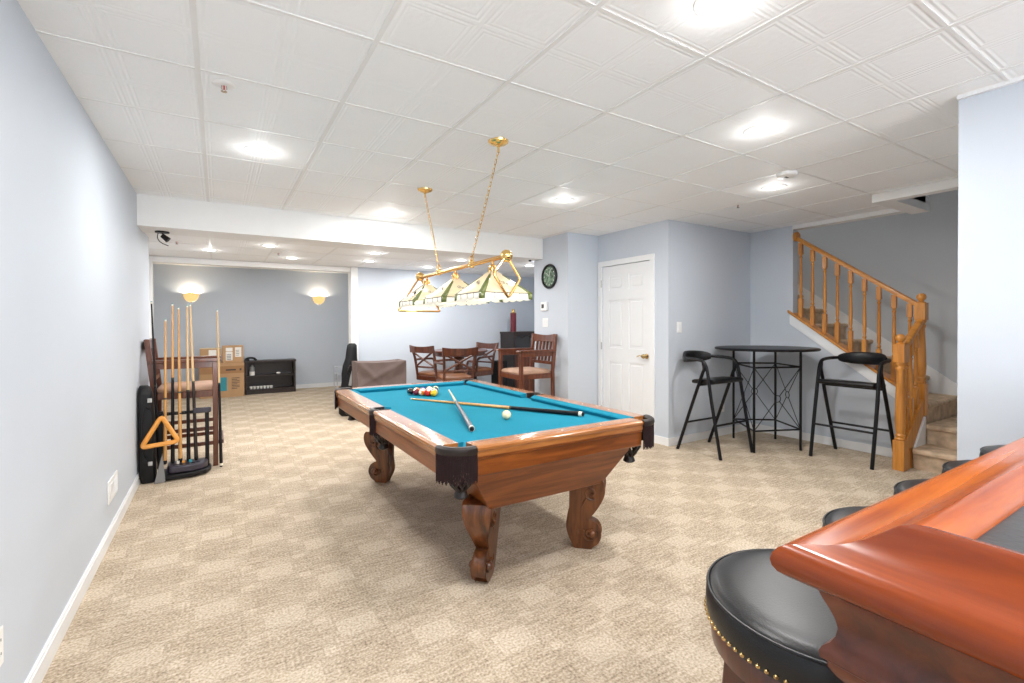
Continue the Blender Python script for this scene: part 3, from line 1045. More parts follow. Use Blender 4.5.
lx, ly = PW - 0.335, PL - 0.29
for sx in (-1, 1):
    for sy in (-1, 1):
        leg(sx * lx, sy * ly, math.atan2(sy, sx))

# ------------------------------------------------------------------ balls
BR = 0.0286
cols = {'yellow': (0.85, 0.52, 0.02), 'blue': (0.02, 0.06, 0.35), 'red': (0.62, 0.02, 0.015), 'purple': (0.09, 0.02, 0.16), 'orange': (0.80, 0.22, 0.01),
        'green': (0.01, 0.16, 0.06), 'maroon': (0.19, 0.012, 0.03), 'black': (0.01, 0.01, 0.01)}
rack = [
    # row, index, colour, stripe, label, rotation
    (0, 0, 'black', False, 'black ball with its pale number spot turned up, left end of the rack', (0, -1.15, 0.6)),
    (0, 1, 'maroon', False, 'solid maroon ball, second from left in the front of the rack', (0.4, 0.9, 0.2)),
    (0, 2, 'orange', True, 'orange striped ball in the middle of the front row', (0.25, 0.1, 0.5)),
    (0, 3, 'red', False, 'solid red ball left of the yellow one', (0.6, 1.0, 1.5)),
    (0, 4, 'yellow', False, 'solid yellow ball at the right end of the front row', (0, 1.2, 0)),
    (1, 0, 'orange', False, 'solid orange ball behind the maroon one', (0.3, 1.0, 0)),
    (1, 1, 'blue', True, 'blue striped ball behind the orange striped one', (1.1, 0.4, 0.2)),
    (1, 2, 'purple', True, 'purple striped ball behind the red one', (0.3, 0.3, 0.9)),
    (1, 3, 'black', True, 'pale dark-striped ball behind the yellow one', (1.2, 0.1, 0.6)),
    (2, 0, 'blue', False, 'solid blue ball inside the rack, third row left', (0.2, 0.4, 0)),
    (2, 1, 'red', True, 'red striped ball inside the rack, third row middle', (0.9, 0.4, 0)),
    (2, 2, 'purple', False, 'solid purple ball inside the rack, third row right', (0.2, 1.2, 0)),
    (3, 0, 'maroon', True, 'maroon striped ball near the back point of the rack, left', (0.2, 0.1, 0)),
    (3, 1, 'green', False, 'solid green ball near the back point of the rack, right', (0.5, 0.1, 0)),
    (4, 0, 'green', True, 'green striped ball at the back point of the rack', (0.9, 0.5, 0.3)),
]
p0 = Vector((1.353, 3.800)); d1 = Vector((0.5645, -0.8254)); d2 = Vector((0.8254, 0.5645))
bm_cache = {}
for (row, i, cn, stp, lab, rot) in rack:
    key = (cn, stp)
    if key not in bm_cache:
        bm_cache[key] = ball_mat(f'{cn}_{"striped" if stp else "solid"}_ball', cols[cn], stp)
    p = p0 + d1 * (2 * BR * (i + row * 0.5)) + d2 * (2 * BR * 0.866 * row)
    o = G().sphere((0, 0, 0), BR, 20).build('billiard_ball', bm_cache[key])
    o.location = (p.x, p.y, BED + BR); o.rotation_euler = rot
    tag(o, lab, 'billiard ball', 'racked billiard balls on the teal cloth')
o = G().sphere((0, 0, 0), BR, 24).build('cue_ball', mat('cue_ball_ivory', (0.90, 0.74, 0.44), 0.12, coat=0.6))
o.location = (1.499, 2.495, BED + BR)
tag(o, 'cream cue ball alone beside the longer cue', 'billiard ball')


# ------------------------------------------------------------------ cues
def cue(name, label, tip, butt, shaft_m, butt_m, split=0.52, group=None, rt=0.0060, rb=0.0150, cat='pool cue', bumper='ivory'):
    tip = Vector(tip); butt = Vector(butt)
    t = thing(name, label, cat, butt, 0, group)
    d = tip - butt
    L_ = d.length; u = d / L_
    rad = lambda s: rb + (rt - rb) * s
    G().tube([u * (L_ * split), u * (L_ - 0.022)], [rad(split), rt], 12).build('shaft', shaft_m, t)
    G().tube([u * 0.03, u * (L_ * split)], [rb, rad(split)], 12).build('butt', butt_m, t)
    G().tube([u * (L_ * split - 0.008), u * (L_ * split + 0.008)], [rad(split) + 0.0006] * 2, 12).build('joint', MT['came'], t)
    G().tube([u * (L_ - 0.022), u * (L_ - 0.008)], [rt] * 2, 10).build('ferrule', MT['ivory'], t)
    G().tube([u * (L_ - 0.008), u * L_], [rt, rt * 0.8], 10).build('cue_tip', MT['tealp'], t)
    G().tube([u * 0.012, u * 0.034], [rb + 0.0005] * 2, 12).build('butt_cap', MT[bumper], t)
    G().tube([u * 0.0, u * 0.012], [rb * 0.7, rb * 0.9], 12).build('bumper', MT['blackp'], t)
    return t


# long cue with a honey shaft: black forearm at the butt end only
zc = BED + 0.0145
c1 = cue('pool_cue', 'pool cue with honey shaft and black butt lying across the teal cloth', (1.262, 3.555, BED + 0.008), (1.950, 2.300, zc + 0.002), MT['honey'], MT['black'], split=0.37)
c2 = cue('pool_cue', 'pool cue with pale shaft and dark wrapped butt resting over the other cue', (1.600, 3.575, 0.790), (1.165, 2.300, zc + 0.001), MT['maple_pale'], MT['silver'], split=0.60)

# ================================================================== POOL TABLE LIGHT
LX = 1.47
pl = thing('pool_table_light', 'brass three-shade stained glass billiard light hung on two chains', 'hanging lamp', (LX, 3.15, 1.73))


def PLb(g, name, m, parent=None, **k):
    g.move(T(-LX, -3.15, -1.73))
    return g.build(name, m, parent or pl, **k)


g = G(); g.cyl((LX, 2.45, 1.735), (LX, 3.86, 1.725), 0.014, n=14); PLb(g, 'hanging_bar', MT['copper'])
for y in (2.45, 3.86):
    g = G(); g.sphere((LX, y - 0.01 if y < 3 else y + 0.01, 1.735), 0.038, 16); g.torus((LX, y, 1.735), 0.03, 0.006, 18, 6, Matrix.Rotation(PI / 2, 4, 'X')); PLb(g, 'end_ball', MT['brass'])
for (yc, yb) in ((2.532, 2.902), (3.748, 3.467)):
    g = G(); g.lathe([(0.001, HC - 0.040), (0.010, HC - 0.038), (0.016, HC - 0.030), (0.045, HC - 0.022), (0.060, HC - 0.012), (0.063, HC - 0.001)], (LX, yc, 0), 24)
    g.cyl((LX, yc, HC - 0.07), (LX, yc, HC - 0.035), 0.007, n=10)
    PLb(g, 'canopy', MT['brass'])
    g = G()
    a = Vector((LX, yc, HC - 0.06)); b = Vector((LX, yb, 1.77))
    n = 26
    for k in range(n):
        c = a.lerp(b, (k + 0.5) / n); c.z -= 0.0
        dd = (b - a).normalized()
        side = Vector((1, 0, 0)) if k % 2 == 0 else dd.cross(Vector((1, 0, 0)))
        hl = (b - a).length / n * 0.62
        loop = [c + dd * hl * math.cos(t) + side * 0.0075 * math.sin(t) for t in [2 * PI * q / 10 for q in range(10)]]
        g.tube(loop, 0.0016, 5, closed=True)
    g.tube([a + Vector((0.004, 0, 0)), a.lerp(b, 0.5) + Vector((0.010, 0, 0)), b + Vector((0.004, 0, 0))], 0.0018, 5)
    PLb(g, 'chain', MT['brass'])
    g = G()
    g.torus((LX, yb, 1.775), 0.014, 0.0035, 16, 6, Matrix.Rotation(PI / 2, 4, 'X'))
    g.lathe([(0.006, 1.765), (0.016, 1.757), (0.020, 1.742), (0.019, 1.715), (0.010, 1.71)], (LX, yb, 0), 14)
    PLb(g, 'chain_loop', MT['brass'])


def shade(y, label=None):
    W1, W2 = 0.175, 0.020
    zt, zb = 1.655, 1.515
    s = None
    g = G()

    def side_pts(w, z):
        return [(LX - w, y - w, z), (LX + w, y - w, z), (LX + w, y + w, z), (LX - w, y + w, z)]
    top = side_pts(W2, zt); bot = side_pts(W1, zb)
    for k in range(4):
        j = (k + 1) % 4
        g.poly([top[k], top[j], bot[j], bot[k]], [(0, 1, 2, 3)])
    gm = g
    s = PLb(gm, 'lamp_shade', MT['shade_cream'])
    md = s.modifiers.new('thick', 'SOLIDIFY'); md.thickness = 0.004; md.offset = -1
    # skirt band with scalloped lower edge
    g = G()
    for k in range(4):
        j = (k + 1) % 4
        A_ = Vector(bot[k]); B_ = Vector(bot[j])
        out = ((A_ + B_) / 2 - Vector((LX, y, zb))).normalized()
        nseg = 36
        for q in range(nseg):
            t0, t1 = q / nseg, (q + 1) / nseg
            f = lambda t: 0.032 + 0.012 * abs(math.sin(t * PI * 4)) ** 0.7
            a0 = A_.lerp(B_, t0); a1 = A_.lerp(B_, t1)
            g.poly([a0, a1, a1 + out * 0.003 + Vector((0, 0, -f(t1))), a0 + out * 0.003 + Vector((0, 0, -f(t0)))], [(0, 1, 2, 3)])
    bmesh.ops.remove_doubles(g.bm, verts=g.bm.verts, dist=1e-5)
    o = PLb(g, 'shade_skirt', MT['shade_white'], s)
    md = o.modifiers.new('thick', 'SOLIDIFY'); md.thickness = 0.003
    # corner ribs in green glass
    g = G()
    for k in range(4):
        p = Vector(top[k]); q = Vector(bot[k])
        c = Vector((LX, y, 0)); o2 = Vector((q.x - LX, q.y - y, 0)).normalized()
        for sgn in (-1, 1):
            along = Vector((-o2.y, o2.x, 0)) * sgn
            fa = Vector((bot[(k + 1) % 4][0] - q.x, bot[(k + 1) % 4][1] - q.y, 0)).normalized() if sgn == 1 else Vector((bot[k - 1][0] - q.x, bot[k - 1][1] - q.y, 0)).normalized()
            wq = 0.030
            g.poly([p + o2 * 0.003, p + fa * 0.006 + o2 * 0.003, q + fa * wq + o2 * 0.004, q + o2 * 0.005], [(0, 1, 2, 3)])
            g.poly([q + o2 * 0.005, q + fa * wq + o2 * 0.004, q + fa * wq * 0.9 + o2 * 0.006 + Vector((0, 0, -0.036)), q + o2 * 0.007 + Vector((0, 0, -0.040))], [(0, 1, 2, 3)])
    o = PLb(g, 'corner_rib', MT['shade_green'], s)
    md = o.modifiers.new('thick', 'SOLIDIFY'); md.thickness = 0.0025
    # lead came lines
    g = G()
    for k in range(4):
        j = (k + 1) % 4
        g.tube([Vector(bot[k]), Vector(bot[j])], 0.0028, 5)
        out = (Vector(bot[k]) + Vector(bot[j])) / 2 - Vector((LX, y, zb)); out.normalize()
        for t in (0.33, 0.66):
            a0 = Vector(bot[k]).lerp(Vector(bot[j]), t)
            b0 = Vector(top[k]).lerp(Vector(top[j]), t)
            g.tube([a0 + out * 0.002, a0.lerp(b0, 0.33) + out * 0.002], 0.0014, 4)
        m0 = Vector(bot[k]).lerp(Vector(top[k]), 0.30); m1 = Vector(bot[j]).lerp(Vector(top[j]), 0.30)
        g.tube([m0 + out * 0.002, m1 + out * 0.002], 0.0014, 4)
        for t in (0.25, 0.5, 0.75):
            a0 = Vector(bot[k]).lerp(Vector(bot[j]), t) + out * 0.004
            g.tube([a0, a0 + Vector((0, 0, -0.034))], 0.0014, 4)
        g.tube([Vector(top[k]), Vector(bot[k])], 0.0022, 5)
    PLb(g, 'lead_line', MT['came'], s)
    # dark ball-and-cue motif on each face
    g = G()
    for k in range(4):
        j = (k + 1) % 4
        tm = (Vector(top[k]) + Vector(top[j])) / 2; bmid = (Vector(bot[k]) + Vector(bot[j])) / 2
        al = (Vector(bot[j]) - Vector(bot[k])).normalized(); upv = (tm - bmid).normalized(); nn = al.cross(upv).normalized()
        if nn.dot(bmid - Vector((LX, y, zb))) < 0:
            nn = -nn
        c = bmid.lerp(tm, 0.50) + nn * 0.003
        for du, dv, r in ((-0.016, 0.004, 0.013), (0.013, -0.010, 0.012), (0.036, -0.022, 0.006)):
            cc = c + al * du + upv * dv
            ring = [cc + (al * math.cos(t) + upv * math.sin(t)) * r for t in [2 * PI * q / 14 for q in range(14)]]
            g.tube(ring, 0.0022, 5, closed=True)
            g.sphere(cc, r * 0.45, 8, (1, 1, 0.5))
    PLb(g, 'shade_motif', MT['came'], s)
    g = G()
    g.lathe([(0.004, 1.728), (0.010, 1.722), (0.010, 1.702), (0.022, 1.694), (0.028, 1.676), (0.026, 1.660), (0.030, 1.652)], (LX, y, 0), 16)
    PLb(g, 'shade_fitter', MT['copper'], s)
    g = G(); g.sphere((LX, y, 1.575), 0.027, 12); g.cyl((LX, y, 1.60), (LX, y, 1.66), 0.014, n=10); PLb(g, 'bulb', MT['bulb'], s)
    d = bpy.data.lights.new('bulb_light', 'POINT'); d.energy = 1.4; d.shadow_soft_size = 0.03; d.color = (1.0, 0.85, 0.62)
    o = bpy.data.objects.new('bulb_light', d); COL.objects.link(o); o.parent = pl; o.location = (0, y - 3.15, 1.535 - 1.73)


for y in (2.61, 3.16, 3.72):
    shade(y)


def loop_frame(pts, y, name='end_triangle'):
    g = G()
    P = [Vector(p) for p in pts]
    # rounded corners
    out = []
    n = len(P)
    for i in range(n):
        a, b, c = P[i - 1], P[i], P[(i + 1) % n]
        p = b + (a - b).normalized() * 0.022; q = b + (c - b).normalized() * 0.022
        for t in (0, 0.25, 0.5, 0.75, 1):
            out.append((1 - t) ** 2 * p + 2 * t * (1 - t) * b + t * t * q)
    g.tube(out, 0.0085, 10, closed=True)
    PLb(g, name, MT['copper'])


loop_frame([(LX, 3.885, 1.735), (LX - 0.190, 3.885, 1.440), (LX + 0.190, 3.885, 1.440)], 3.9)
yn = 2.432
loop_frame([(LX - 0.005, yn, 1.735), (LX + 0.093, yn, 1.600), (LX + 0.006, yn, 1.482), (LX - 0.095, yn, 1.625)], yn)

# ================================================================== BAR COUNTER
bar = thing('bar_counter', 'glossy reddish wooden bar counter with rolled armrest edge and dark top', 'bar', (0.553, 0.317, 0))
bx, by = 0.553, 0.317
XE = 3.12
YE = -0.36


def bar_sweep(prof, name, m1, m2=None, ang=40, closed=True, parent=None):
    """sweep (offset, z) round the bar: along the left end, the corner, then along the far side"""
    def st_pts(o_, z_):
        return [Vector((bx + o_, YE + 0.0, z_)), Vector((bx + o_, by - o_, z_)), Vector((XE, by - o_, z_))]
    objs = []
    for seg in (0, 1):
        g = G()
        rs = [[st_pts(o_, z_)[seg + e] for o_, z_ in prof] for e in (0, 1)]
        # subdivide the long run
        n = 10
        R = []
        for k in range(n + 1):
            R.append([a.lerp(b, k / n) for a, b in zip(rs[0], rs[1])])
        g.rings(R)
        g.move(T(-bx, -by, 0))
        objs.append(g.build(name, (m1, m2 or m1)[seg], parent or bar, ang=ang))
    return objs


nose = []
for k in range(9):
    a = RAD(-90 - 180 * k / 8)
    nose.append((0.020 + 0.020 * math.cos(a), 1.047 + 0.020 * math.sin(a)))
arm = nose + [(0.030, 1.0685), (0.042, 1.069), (0.055, 1.0725), (0.070, 1.080), (0.083, 1.090), (0.093, 1.098), (0.103, 1.1015), (0.114, 1.100),
              (0.120, 1.094), (0.126, 1.089), (0.131, 1.084), (0.134, 1.078), (0.134, 1.060), (0.13, 1.050), (0.10, 1.027)]
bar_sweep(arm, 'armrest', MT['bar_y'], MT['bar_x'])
crown = [(0.037, 1.026), (0.037, 1.014), (0.040, 1.006), (0.044, 0.997), (0.0485, 0.985), (0.0505, 0.975), (0.049, 0.965), (0.045, 0.957), (0.039, 0.952), (0.0365, 0.946), (0.0375, 0.939), (0.043, 0.935),
         (0.043, 0.929), (0.050, 0.918), (0.060, 0.908), (0.068, 0.900), (0.14, 0.900), (0.14, 1.026)]
bar_sweep(crown, 'crown_moulding', MT['bar_dk'])
g = G(); g.box((0.132, YE - by, 1.055), (XE - bx, -0.132, 1.0765)); g.build('counter_top', MT['inlay'], bar)
g = G(); g.box((0.085, YE - by + 0.02, 0.0), (XE - bx, -0.085, 0.90)); g.build('base_cabinet', MT['bar_dk'], bar)
for k in range(5):
    x0 = 0.14 + k * 0.49
    g = G(); g.box((x0, -0.085, 0.16), (x0 + 0.41, -0.073, 0.84)); g.build('front_panel', MT['bar_dk'], bar, bevel=0.006)
g = G(); g.box((0.073, -0.62, 0.16), (0.085, -0.12, 0.84)); g.build('end_panel', MT['bar_dk'], bar, bevel=0.006)
g = G(); g.box((0.07, YE - by + 0.02, 0.0), (XE - bx, -0.070, 0.11)); g.build('plinth', MT['bar_dk'], bar, bevel=0.004)


# ------------------------------------------------------------------ round bar stools
def make_stool(label):
    t = thing('bar_stool', label, 'bar stool', (0, 0, 0), 0, 'round leather bar stools along the bar')
    R = 0.215
    g = G()
    g.lathe([(0.001, 0.783), (0.10, 0.783), (0.160, 0.781), (0.190, 0.777), (0.205, 0.771), (0.2125, 0.762), (0.2165, 0.745), (0.217, 0.73), (0.2155, 0.712), (0.212, 0.702), (0.19, 0.700), (0.001, 0.700)], (0, 0, 0), 56)
    g.build('seat', MT['leather'], t)
    g = G(); g.torus((0, 0, 0.7655), 0.2125, 0.0032, 64, 6); g.build('piping', MT['leather'], t)
    g = G()
    n = 84
    for k in range(n):
        a = 2 * PI * k / n
        g.sphere((0.2155 * math.cos(a), 0.2155 * math.sin(a), 0.711), 0.0052, 6)
    g.build('nailhead_trim', MT['nail'], t)
    g = G(); g.lathe([(0.05, 0.700), (0.205, 0.700), (0.209, 0.692), (0.206, 0.655), (0.198, 0.648), (0.05, 0.648)], (0, 0, 0), 48); g.build('seat_ring', MT['mahog'], t)
    for k in range(4):
        a = RAD(45 + 90 * k)
        ca, sa = math.cos(a), math.sin(a)
        g = G()
        g.beam((0.165 * ca, 0.165 * sa, 0.655), (0.225 * ca, 0.225 * sa, 0.0), 0.045, 0.035)
        g.build('leg', MT['mahog'], t, bevel=0.005)
    g = G(); g.torus((0, 0, 0.27), 0.185, 0.011, 40, 8); g.build('footrest_ring', MT['mahog'], t)
    return t


s0 = make_stool('large foreground bar stool with black leather round seat and brass nailheads')
s0.location = (1.034, 0.487, 0); s0.rotation_euler = (0, 0, RAD(12))
for x, lab in ((1.545, 'second bar stool from the near end, sliver of black seat behind the bar edge'),
               (2.02, 'third bar stool from the near end, black seat behind the bar edge'),
               (2.46, 'fourth bar stool, black seat peeking below the edge of the white-blue wall'),
               (2.90, 'farthest bar stool, black seat against the bar-side wall')):
    dup(s0, (x, 0.487, 0), RAD(20 * x), lab)

# ================================================================== BLACK BISTRO SET
bt = thing('bistro_table', 'tall black metal bistro table with round top and crossed wire sides', 'table', (5.06, 2.95, 0))
g = G(); g.lathe([(0.001, 1.066), (0.46, 1.066), (0.500, 1.064), (0.508, 1.058), (0.508, 1.048), (0.500, 1.040), (0.001, 1.040)], (0, 0, 0), 56); g.build('tabletop', MT['black'], bt)
tl_ = [(0.0, 0.375), (0.355, 0.09), (0.085, -0.325), (-0.40, -0.115)]
for p in tl_:
    G().cyl((p[0], p[1], 0), (p[0], p[1], 1.042), 0.0125, n=12).build('leg', MT['black'], bt)
for z in (0.22, 0.87):
    for i in range(4):
        a, b = tl_[i], tl_[(i + 1) % 4]
        G().cyl((a[0], a[1], z), (b[0], b[1], z), 0.009, n=8).build('stretcher', MT['black'], bt)
for i in range(4):
    a, b = Vector((*tl_[i], 0)), Vector((*tl_[(i + 1) % 4], 0))
    m = (a + b) / 2 + Vector((0, 0, 0.545))
    u = (b - a).normalized(); up = Vector((0, 0, 1))
    g = G()
    for (p, z) in ((a, 0.22), (b, 0.22), (a, 0.87), (b, 0.87)):
        e = p + up * z
        dd = (e - m).normalized()
        g.cyl(m + dd * 0.035, e, 0.004, n=6)
    ring = [m + (u * math.cos(t) + up * math.sin(t)) * 0.035 for t in [2 * PI * q / 20 for q in range(20)]]
    g.tube(ring, 0.004, 6, closed=True)
    g.build('wire_cross', MT['black'], bt)


def make_bchair(label):
    """tube stool: front at -x, curved back pad at +x"""
    t = thing('tubular_bar_chair', label, 'bar chair', (0, 0, 0), 0, 'black tubular bar chairs at the bistro table')
    r = 0.0165
    for s in (-1, 1):
        y = s * 0.262
        g = G()
        path = catmull([(-0.250, y, 0.0), (-0.150, y, 0.55), (-0.108, y * 0.985, 0.80), (-0.085, y * 0.98, 0.895), (-0.045, y * 0.98, 0.945), (0.03, y * 0.985, 0.960), (0.12, y * 0.97, 0.965), (0.185, y * 0.88, 0.968), (0.215, y * 0.76, 0.968)], 5)
        g.tube(path, r, 10)
        g.build('front_leg', MT['black'], t)
        g = G()
        path = catmull([(0.258, y, 0.0), (0.075, y, 0.50), (-0.035, y * 0.985, 0.80), (-0.062, y * 0.98, 0.87), (-0.05, y * 0.98, 0.93)], 5)
        g.tube(path, r, 10)
        g.build('rear_leg', MT['black'], t)
    G().cyl((-0.195, -0.262, 0.32), (-0.195, 0.262, 0.32), 0.011, n=8).build('footrest', MT['black'], t)
    G().cyl((0.150, -0.262, 0.30), (0.150, 0.262, 0.30), 0.011, n=8).build('rear_stretcher', MT['black'], t)
    g = G()
    sec = []
    n = 6
    pts = []
    g.prism([(-0.170, 0.735), (-0.170, 0.757), (-0.15, 0.768), (0.07, 0.755), (0.10, 0.745), (0.10, 0.715), (0.07, 0.712), (-0.15, 0.722)], 'y', -0.240, 0.240)
    g.build('seat', MT['leather'], t, bevel=0.008)
    g = G()
    g.cyl((-0.125, -0.255, 0.745), (-0.125, 0.255, 0.745), 0.0125, n=10); g.cyl((-0.01, -0.258, 0.705), (-0.01, 0.258, 0.705), 0.0125, n=10)
    g.build('seat_rail', MT['black'], t)
    # crescent back pad
    g = G()
    rs = []
    m = 18
    for k in range(m + 1):
        a = RAD(-60 + 120 * k / m)
        R = 0.245
        cx, cy = 0.070 + R * math.cos(a), R * math.sin(a) * 0.98
        h = 0.060 * math.sqrt(max(0.04, 1 - (abs(a) / RAD(64)) ** 2.6)) + 0.004
        th = 0.021 * math.sqrt(max(0.08, 1 - (abs(a) / RAD(64)) ** 2.4))
        out = Vector((math.cos(a), math.sin(a), 0))
        rs.append([Vector((cx, cy, 0.968)) + out * th * math.cos(q) + Vector((0, 0, 1)) * h * math.sin(q) for q in [2 * PI * w_ / 14 for w_ in range(14)]])
    g.rings(rs)
    g.build('backrest', MT['leather'], t, ang=60)
    return t


bc = make_bchair('black tubular bar chair right of the bistro table, beside the newel post')
bc.location = (5.262, 2.20, 0); bc.rotation_euler = (0, 0, 0)
dup(bc, (4.392, 3.10, 0), PI / 2, 'black tubular bar chair left of the bistro table, near the light switch')


# ================================================================== TALL WOODEN SPECTATOR CHAIRS
def make_spect(label, seat_m, loc, rz):
    """faces +x"""
    t = thing('spectator_chair', label, 'chair', (0, 0, 0), 0, 'tall wooden spectator chairs')
    w_ = 0.265
    for s in (-1, 1):
        y = s * (w_ - 0.022)
        G().beam((0.235, y, 0), (0.235, y, 0.985), 0.042, 0.042).build('leg', MT['mahog2'], t, bevel=0.004)
        g = G()
        g.prism([(-0.262, 0), (-0.222, 0), (-0.212, 0.74), (-0.258, 1.20), (-0.300, 1.20), (-0.252, 0.74)], 'y', y - 0.019, y + 0.019)
        g.build('leg', MT['mahog2'], t, bevel=0.004)
        g = G()
        g.prism([(-0.265, 0.985), (0.275, 0.985), (0.290, 0.998), (0.275, 1.012), (-0.27, 1.012)], 'y', y - 0.038, y + 0.038)
        g.build('armrest', MT['mahog2'], t, bevel=0.005)
        for za, zb, hw_ in ((0.20, 0.235, 0.012), (0.34, 0.375, 0.012), (0.93, 0.985, 0.014)):
            G().box((-0.22, y - hw_, za), (0.22, y + hw_, zb)).build('side_stretcher', MT['mahog2'], t, bevel=0.003)
    g = G(); g.box((-0.235, -w_ + 0.02, 0.655), (0.245, w_ - 0.02, 0.715)); g.build('seat_frame', MT['mahog2'], t, bevel=0.004)
    g = G()
    rs = []
    for z, k in ((0.712, 0.95), (0.730, 1.0), (0.752, 0.97), (0.766, 0.85), (0.772, 0.5)):
        rs.append([Vector((0.01 + 0.23 * k * sx, 0.245 * k * sy, z)) for sx, sy in ((-1, -0.9), (-0.9, -1), (0.9, -1), (1, -0.9), (1, 0.9), (0.9, 1), (-0.9, 1), (-1, 0.9))])
    g.rings(rs); g.build('seat', seat_m, t, ang=60)
    g = G(); g.box((0.215, -w_ + 0.03, 0.20), (0.30, w_ - 0.03, 0.235)); g.build('footrest', MT['mahog2'], t, bevel=0.004)
    g = G(); g.box((-0.245, -w_ + 0.03, 0.30), (-0.215, w_ - 0.03, 0.34)); g.build('rear_stretcher', MT['mahog2'], t, bevel=0.003)
    # back: curved crest, lower rail and vertical slats
    xb = lambda z: -0.232 - 0.046 * (z - 0.74) / 0.46
    g = G()
    n = 12
    rs = []
    for k in range(n + 1):
        y = -w_ + 0.04 + (2 * w_ - 0.08) * k / n
        bow = 0.018 * (1 - (2 * k / n - 1) ** 2)
        zt = 1.185 + 0.018 * (2 * k / n - 1) ** 2
        rs.append([Vector((xb(1.18) - bow - 0.013, y, 1.10)), Vector((xb(1.18) - bow + 0.013, y, 1.10)), Vector((xb(1.18) - bow + 0.006, y, zt)), Vector((xb(1.18) - bow - 0.020, y, zt))])
    g.rings(rs); g.build('crest_rail', MT['mahog2'], t)
    G().box((xb(0.84) - 0.013, -w_ + 0.04, 0.82), (xb(0.84) + 0.013, w_ - 0.04, 0.86)).build('lower_rail', MT['mahog2'], t, bevel=0.003)
    for k in range(5):
        y = -0.150 + 0.075 * k
        G().beam((xb(0.84), y, 0.85), (xb(1.12) - 0.012, y, 1.11), 0.032, 0.012, (0, 1, 0)).build('back_slat', MT['mahog2'], t, bevel=0.002)
    t.location = loc; t.rotation_euler = (0, 0, rz)
    return t


sp1 = make_spect('tall slat-back wooden armchair with tan seat standing before the wine cabinet', MT['seat_tan'], (3.310, 5.02, 0), PI)
dup(sp1, (-0.265, 5.545, 0), 0, 'tall wooden armchair behind the cue rack against the left wall')

# ================================================================== CUE RACK, CUES, TRIANGLE, BLACK CASE
cr = thing('cue_rack', 'black freestanding cue rack with low tray base beside the left wall', 'cue rack', (-0.26, 5.11, 0))


def CR(g, name, m, **k):
    g.move(T(0.26, -5.11, 0))
    return g.build(name, m, cr, **k)


g = G()
g.prism([(-0.445, 5.00), (-0.39, 4.955), (-0.20, 4.965), (-0.10, 5.02), (-0.065, 5.11), (-0.07, 5.22), (-0.445, 5.22)], 'z', 0.012, 0.05)
CR(g, 'rack_base', MT['blackp'], bevel=0.008)
g = G()
g.prism([(-0.385, 5.02), (-0.36, 4.985), (-0.21, 4.99), (-0.12, 5.03), (-0.09, 5.11), (-0.095, 5.20), (-0.39, 5.20)], 'z', 0.05, 0.115)
CR(g, 'tray', MT['tray'], bevel=0.014)
g = G()
for k, (x, y, c) in enumerate(((-0.33, 5.04, 0), (-0.285, 5.03, 0), (-0.24, 5.03, 0), (-0.20, 5.045, 0), (-0.16, 5.06, 0))):
    g.lathe([(0.001, 0.117), (0.013, 0.1165), (0.016, 0.115)], (x, y, 0), 12)
CR(g, 'hollow_shade_disc', MT['hole'])  # flat dark discs paint the shade of hollows on the tray
for k, (x, y, m) in enumerate(((-0.31, 5.08, 'ivory'), (-0.27, 5.075, 'triangle'), (-0.22, 5.08, 'tealp'))):
    o = G().box((x - 0.011, y - 0.011, 0.115), (x + 0.011, y + 0.011, 0.137)).build('chalk_cube', MT[m], bevel=0.002)
    tag(o, ['white chalk cube on the tray of the cue rack', 'amber chalk cube on the tray of the cue rack', 'teal chalk cube on the tray of the cue rack'][k], 'chalk', 'chalk cubes on the rack tray')
for x in (-0.435, -0.095):
    g = G(); g.box((x - 0.016, 5.135, 0.045), (x + 0.016, 5.165, 0.575)); CR(g, 'rack_post', MT['blackp'], bevel=0.004)
g = G(); g.box((-0.45, 5.13, 0.535), (-0.08, 5.17, 0.560))
for x in (-0.40, -0.34, -0.285, -0.23, -0.175):
    g.torus((x, 5.125, 0.55), 0.019, 0.006, 14, 6)
CR(g, 'clip_bar', MT['blackp'], bevel=0.002)
g = G()
g.prism([(-0.20, 5.10), (-0.07, 5.10), (-0.06, 5.13), (-0.20, 5.13)], 'z', 0.538, 0.585); CR(g, 'clip_cover', MT['tray'], bevel=0.006)
G_ = 'pool cues standing in the floor rack'
cue('pool_cue', 'shortest honey cue in the floor rack, leftmost of the wooden ones', (-0.392, 5.125, 1.385), (-0.405, 5.10, 0.118), MT['honey'], MT['honey'], 0.45, G_, rb=0.0155, rt=0.0070, bumper='blackp')
cue('pool_cue', 'honey cue with black butt, tallest just right of the shortest rack cue', (-0.343, 5.135, 1.520), (-0.350, 5.11, 0.118), MT['honey'], MT['black'], 0.53, G_, rb=0.0155, rt=0.0070, bumper='blackp')
cue('pool_cue', 'all-honey cue third from left in the floor rack', (-0.300, 5.135, 1.490), (-0.295, 5.11, 0.118), MT['honey'], MT['honey'], 0.45, G_, rb=0.0155, rt=0.0070, bumper='blackp')
cue('pool_cue', 'maple cue fourth from left in the rack with black butt and white ring', (-0.236, 5.135, 1.510), (-0.235, 5.11, 0.118), MT['maple'], MT['black'], 0.45, G_, rb=0.0155, rt=0.0070, bumper='blackp')
cue('pool_cue', 'maple cue fifth from left in the rack with brown butt', (-0.215, 5.150, 1.520), (-0.178, 5.115, 0.118), MT['maple'], MT['espresso'], 0.50, G_, rb=0.0155, rt=0.0070, bumper='blackp')
cue('pool_cue', 'lone maple cue with black butt propped at the front leg of the left chair', (-0.008, 5.236, 1.475), (0.012, 5.215, 0.002), MT['maple'], MT['black'], 0.53, rb=0.0145)
cue('pool_cue', 'thin all-black cue standing tallest at the left wall', (-0.500, 5.225, 1.540), (-0.455, 5.19, 0.052), MT['black'], MT['black'], 0.5, rb=0.012, bumper='blackp')
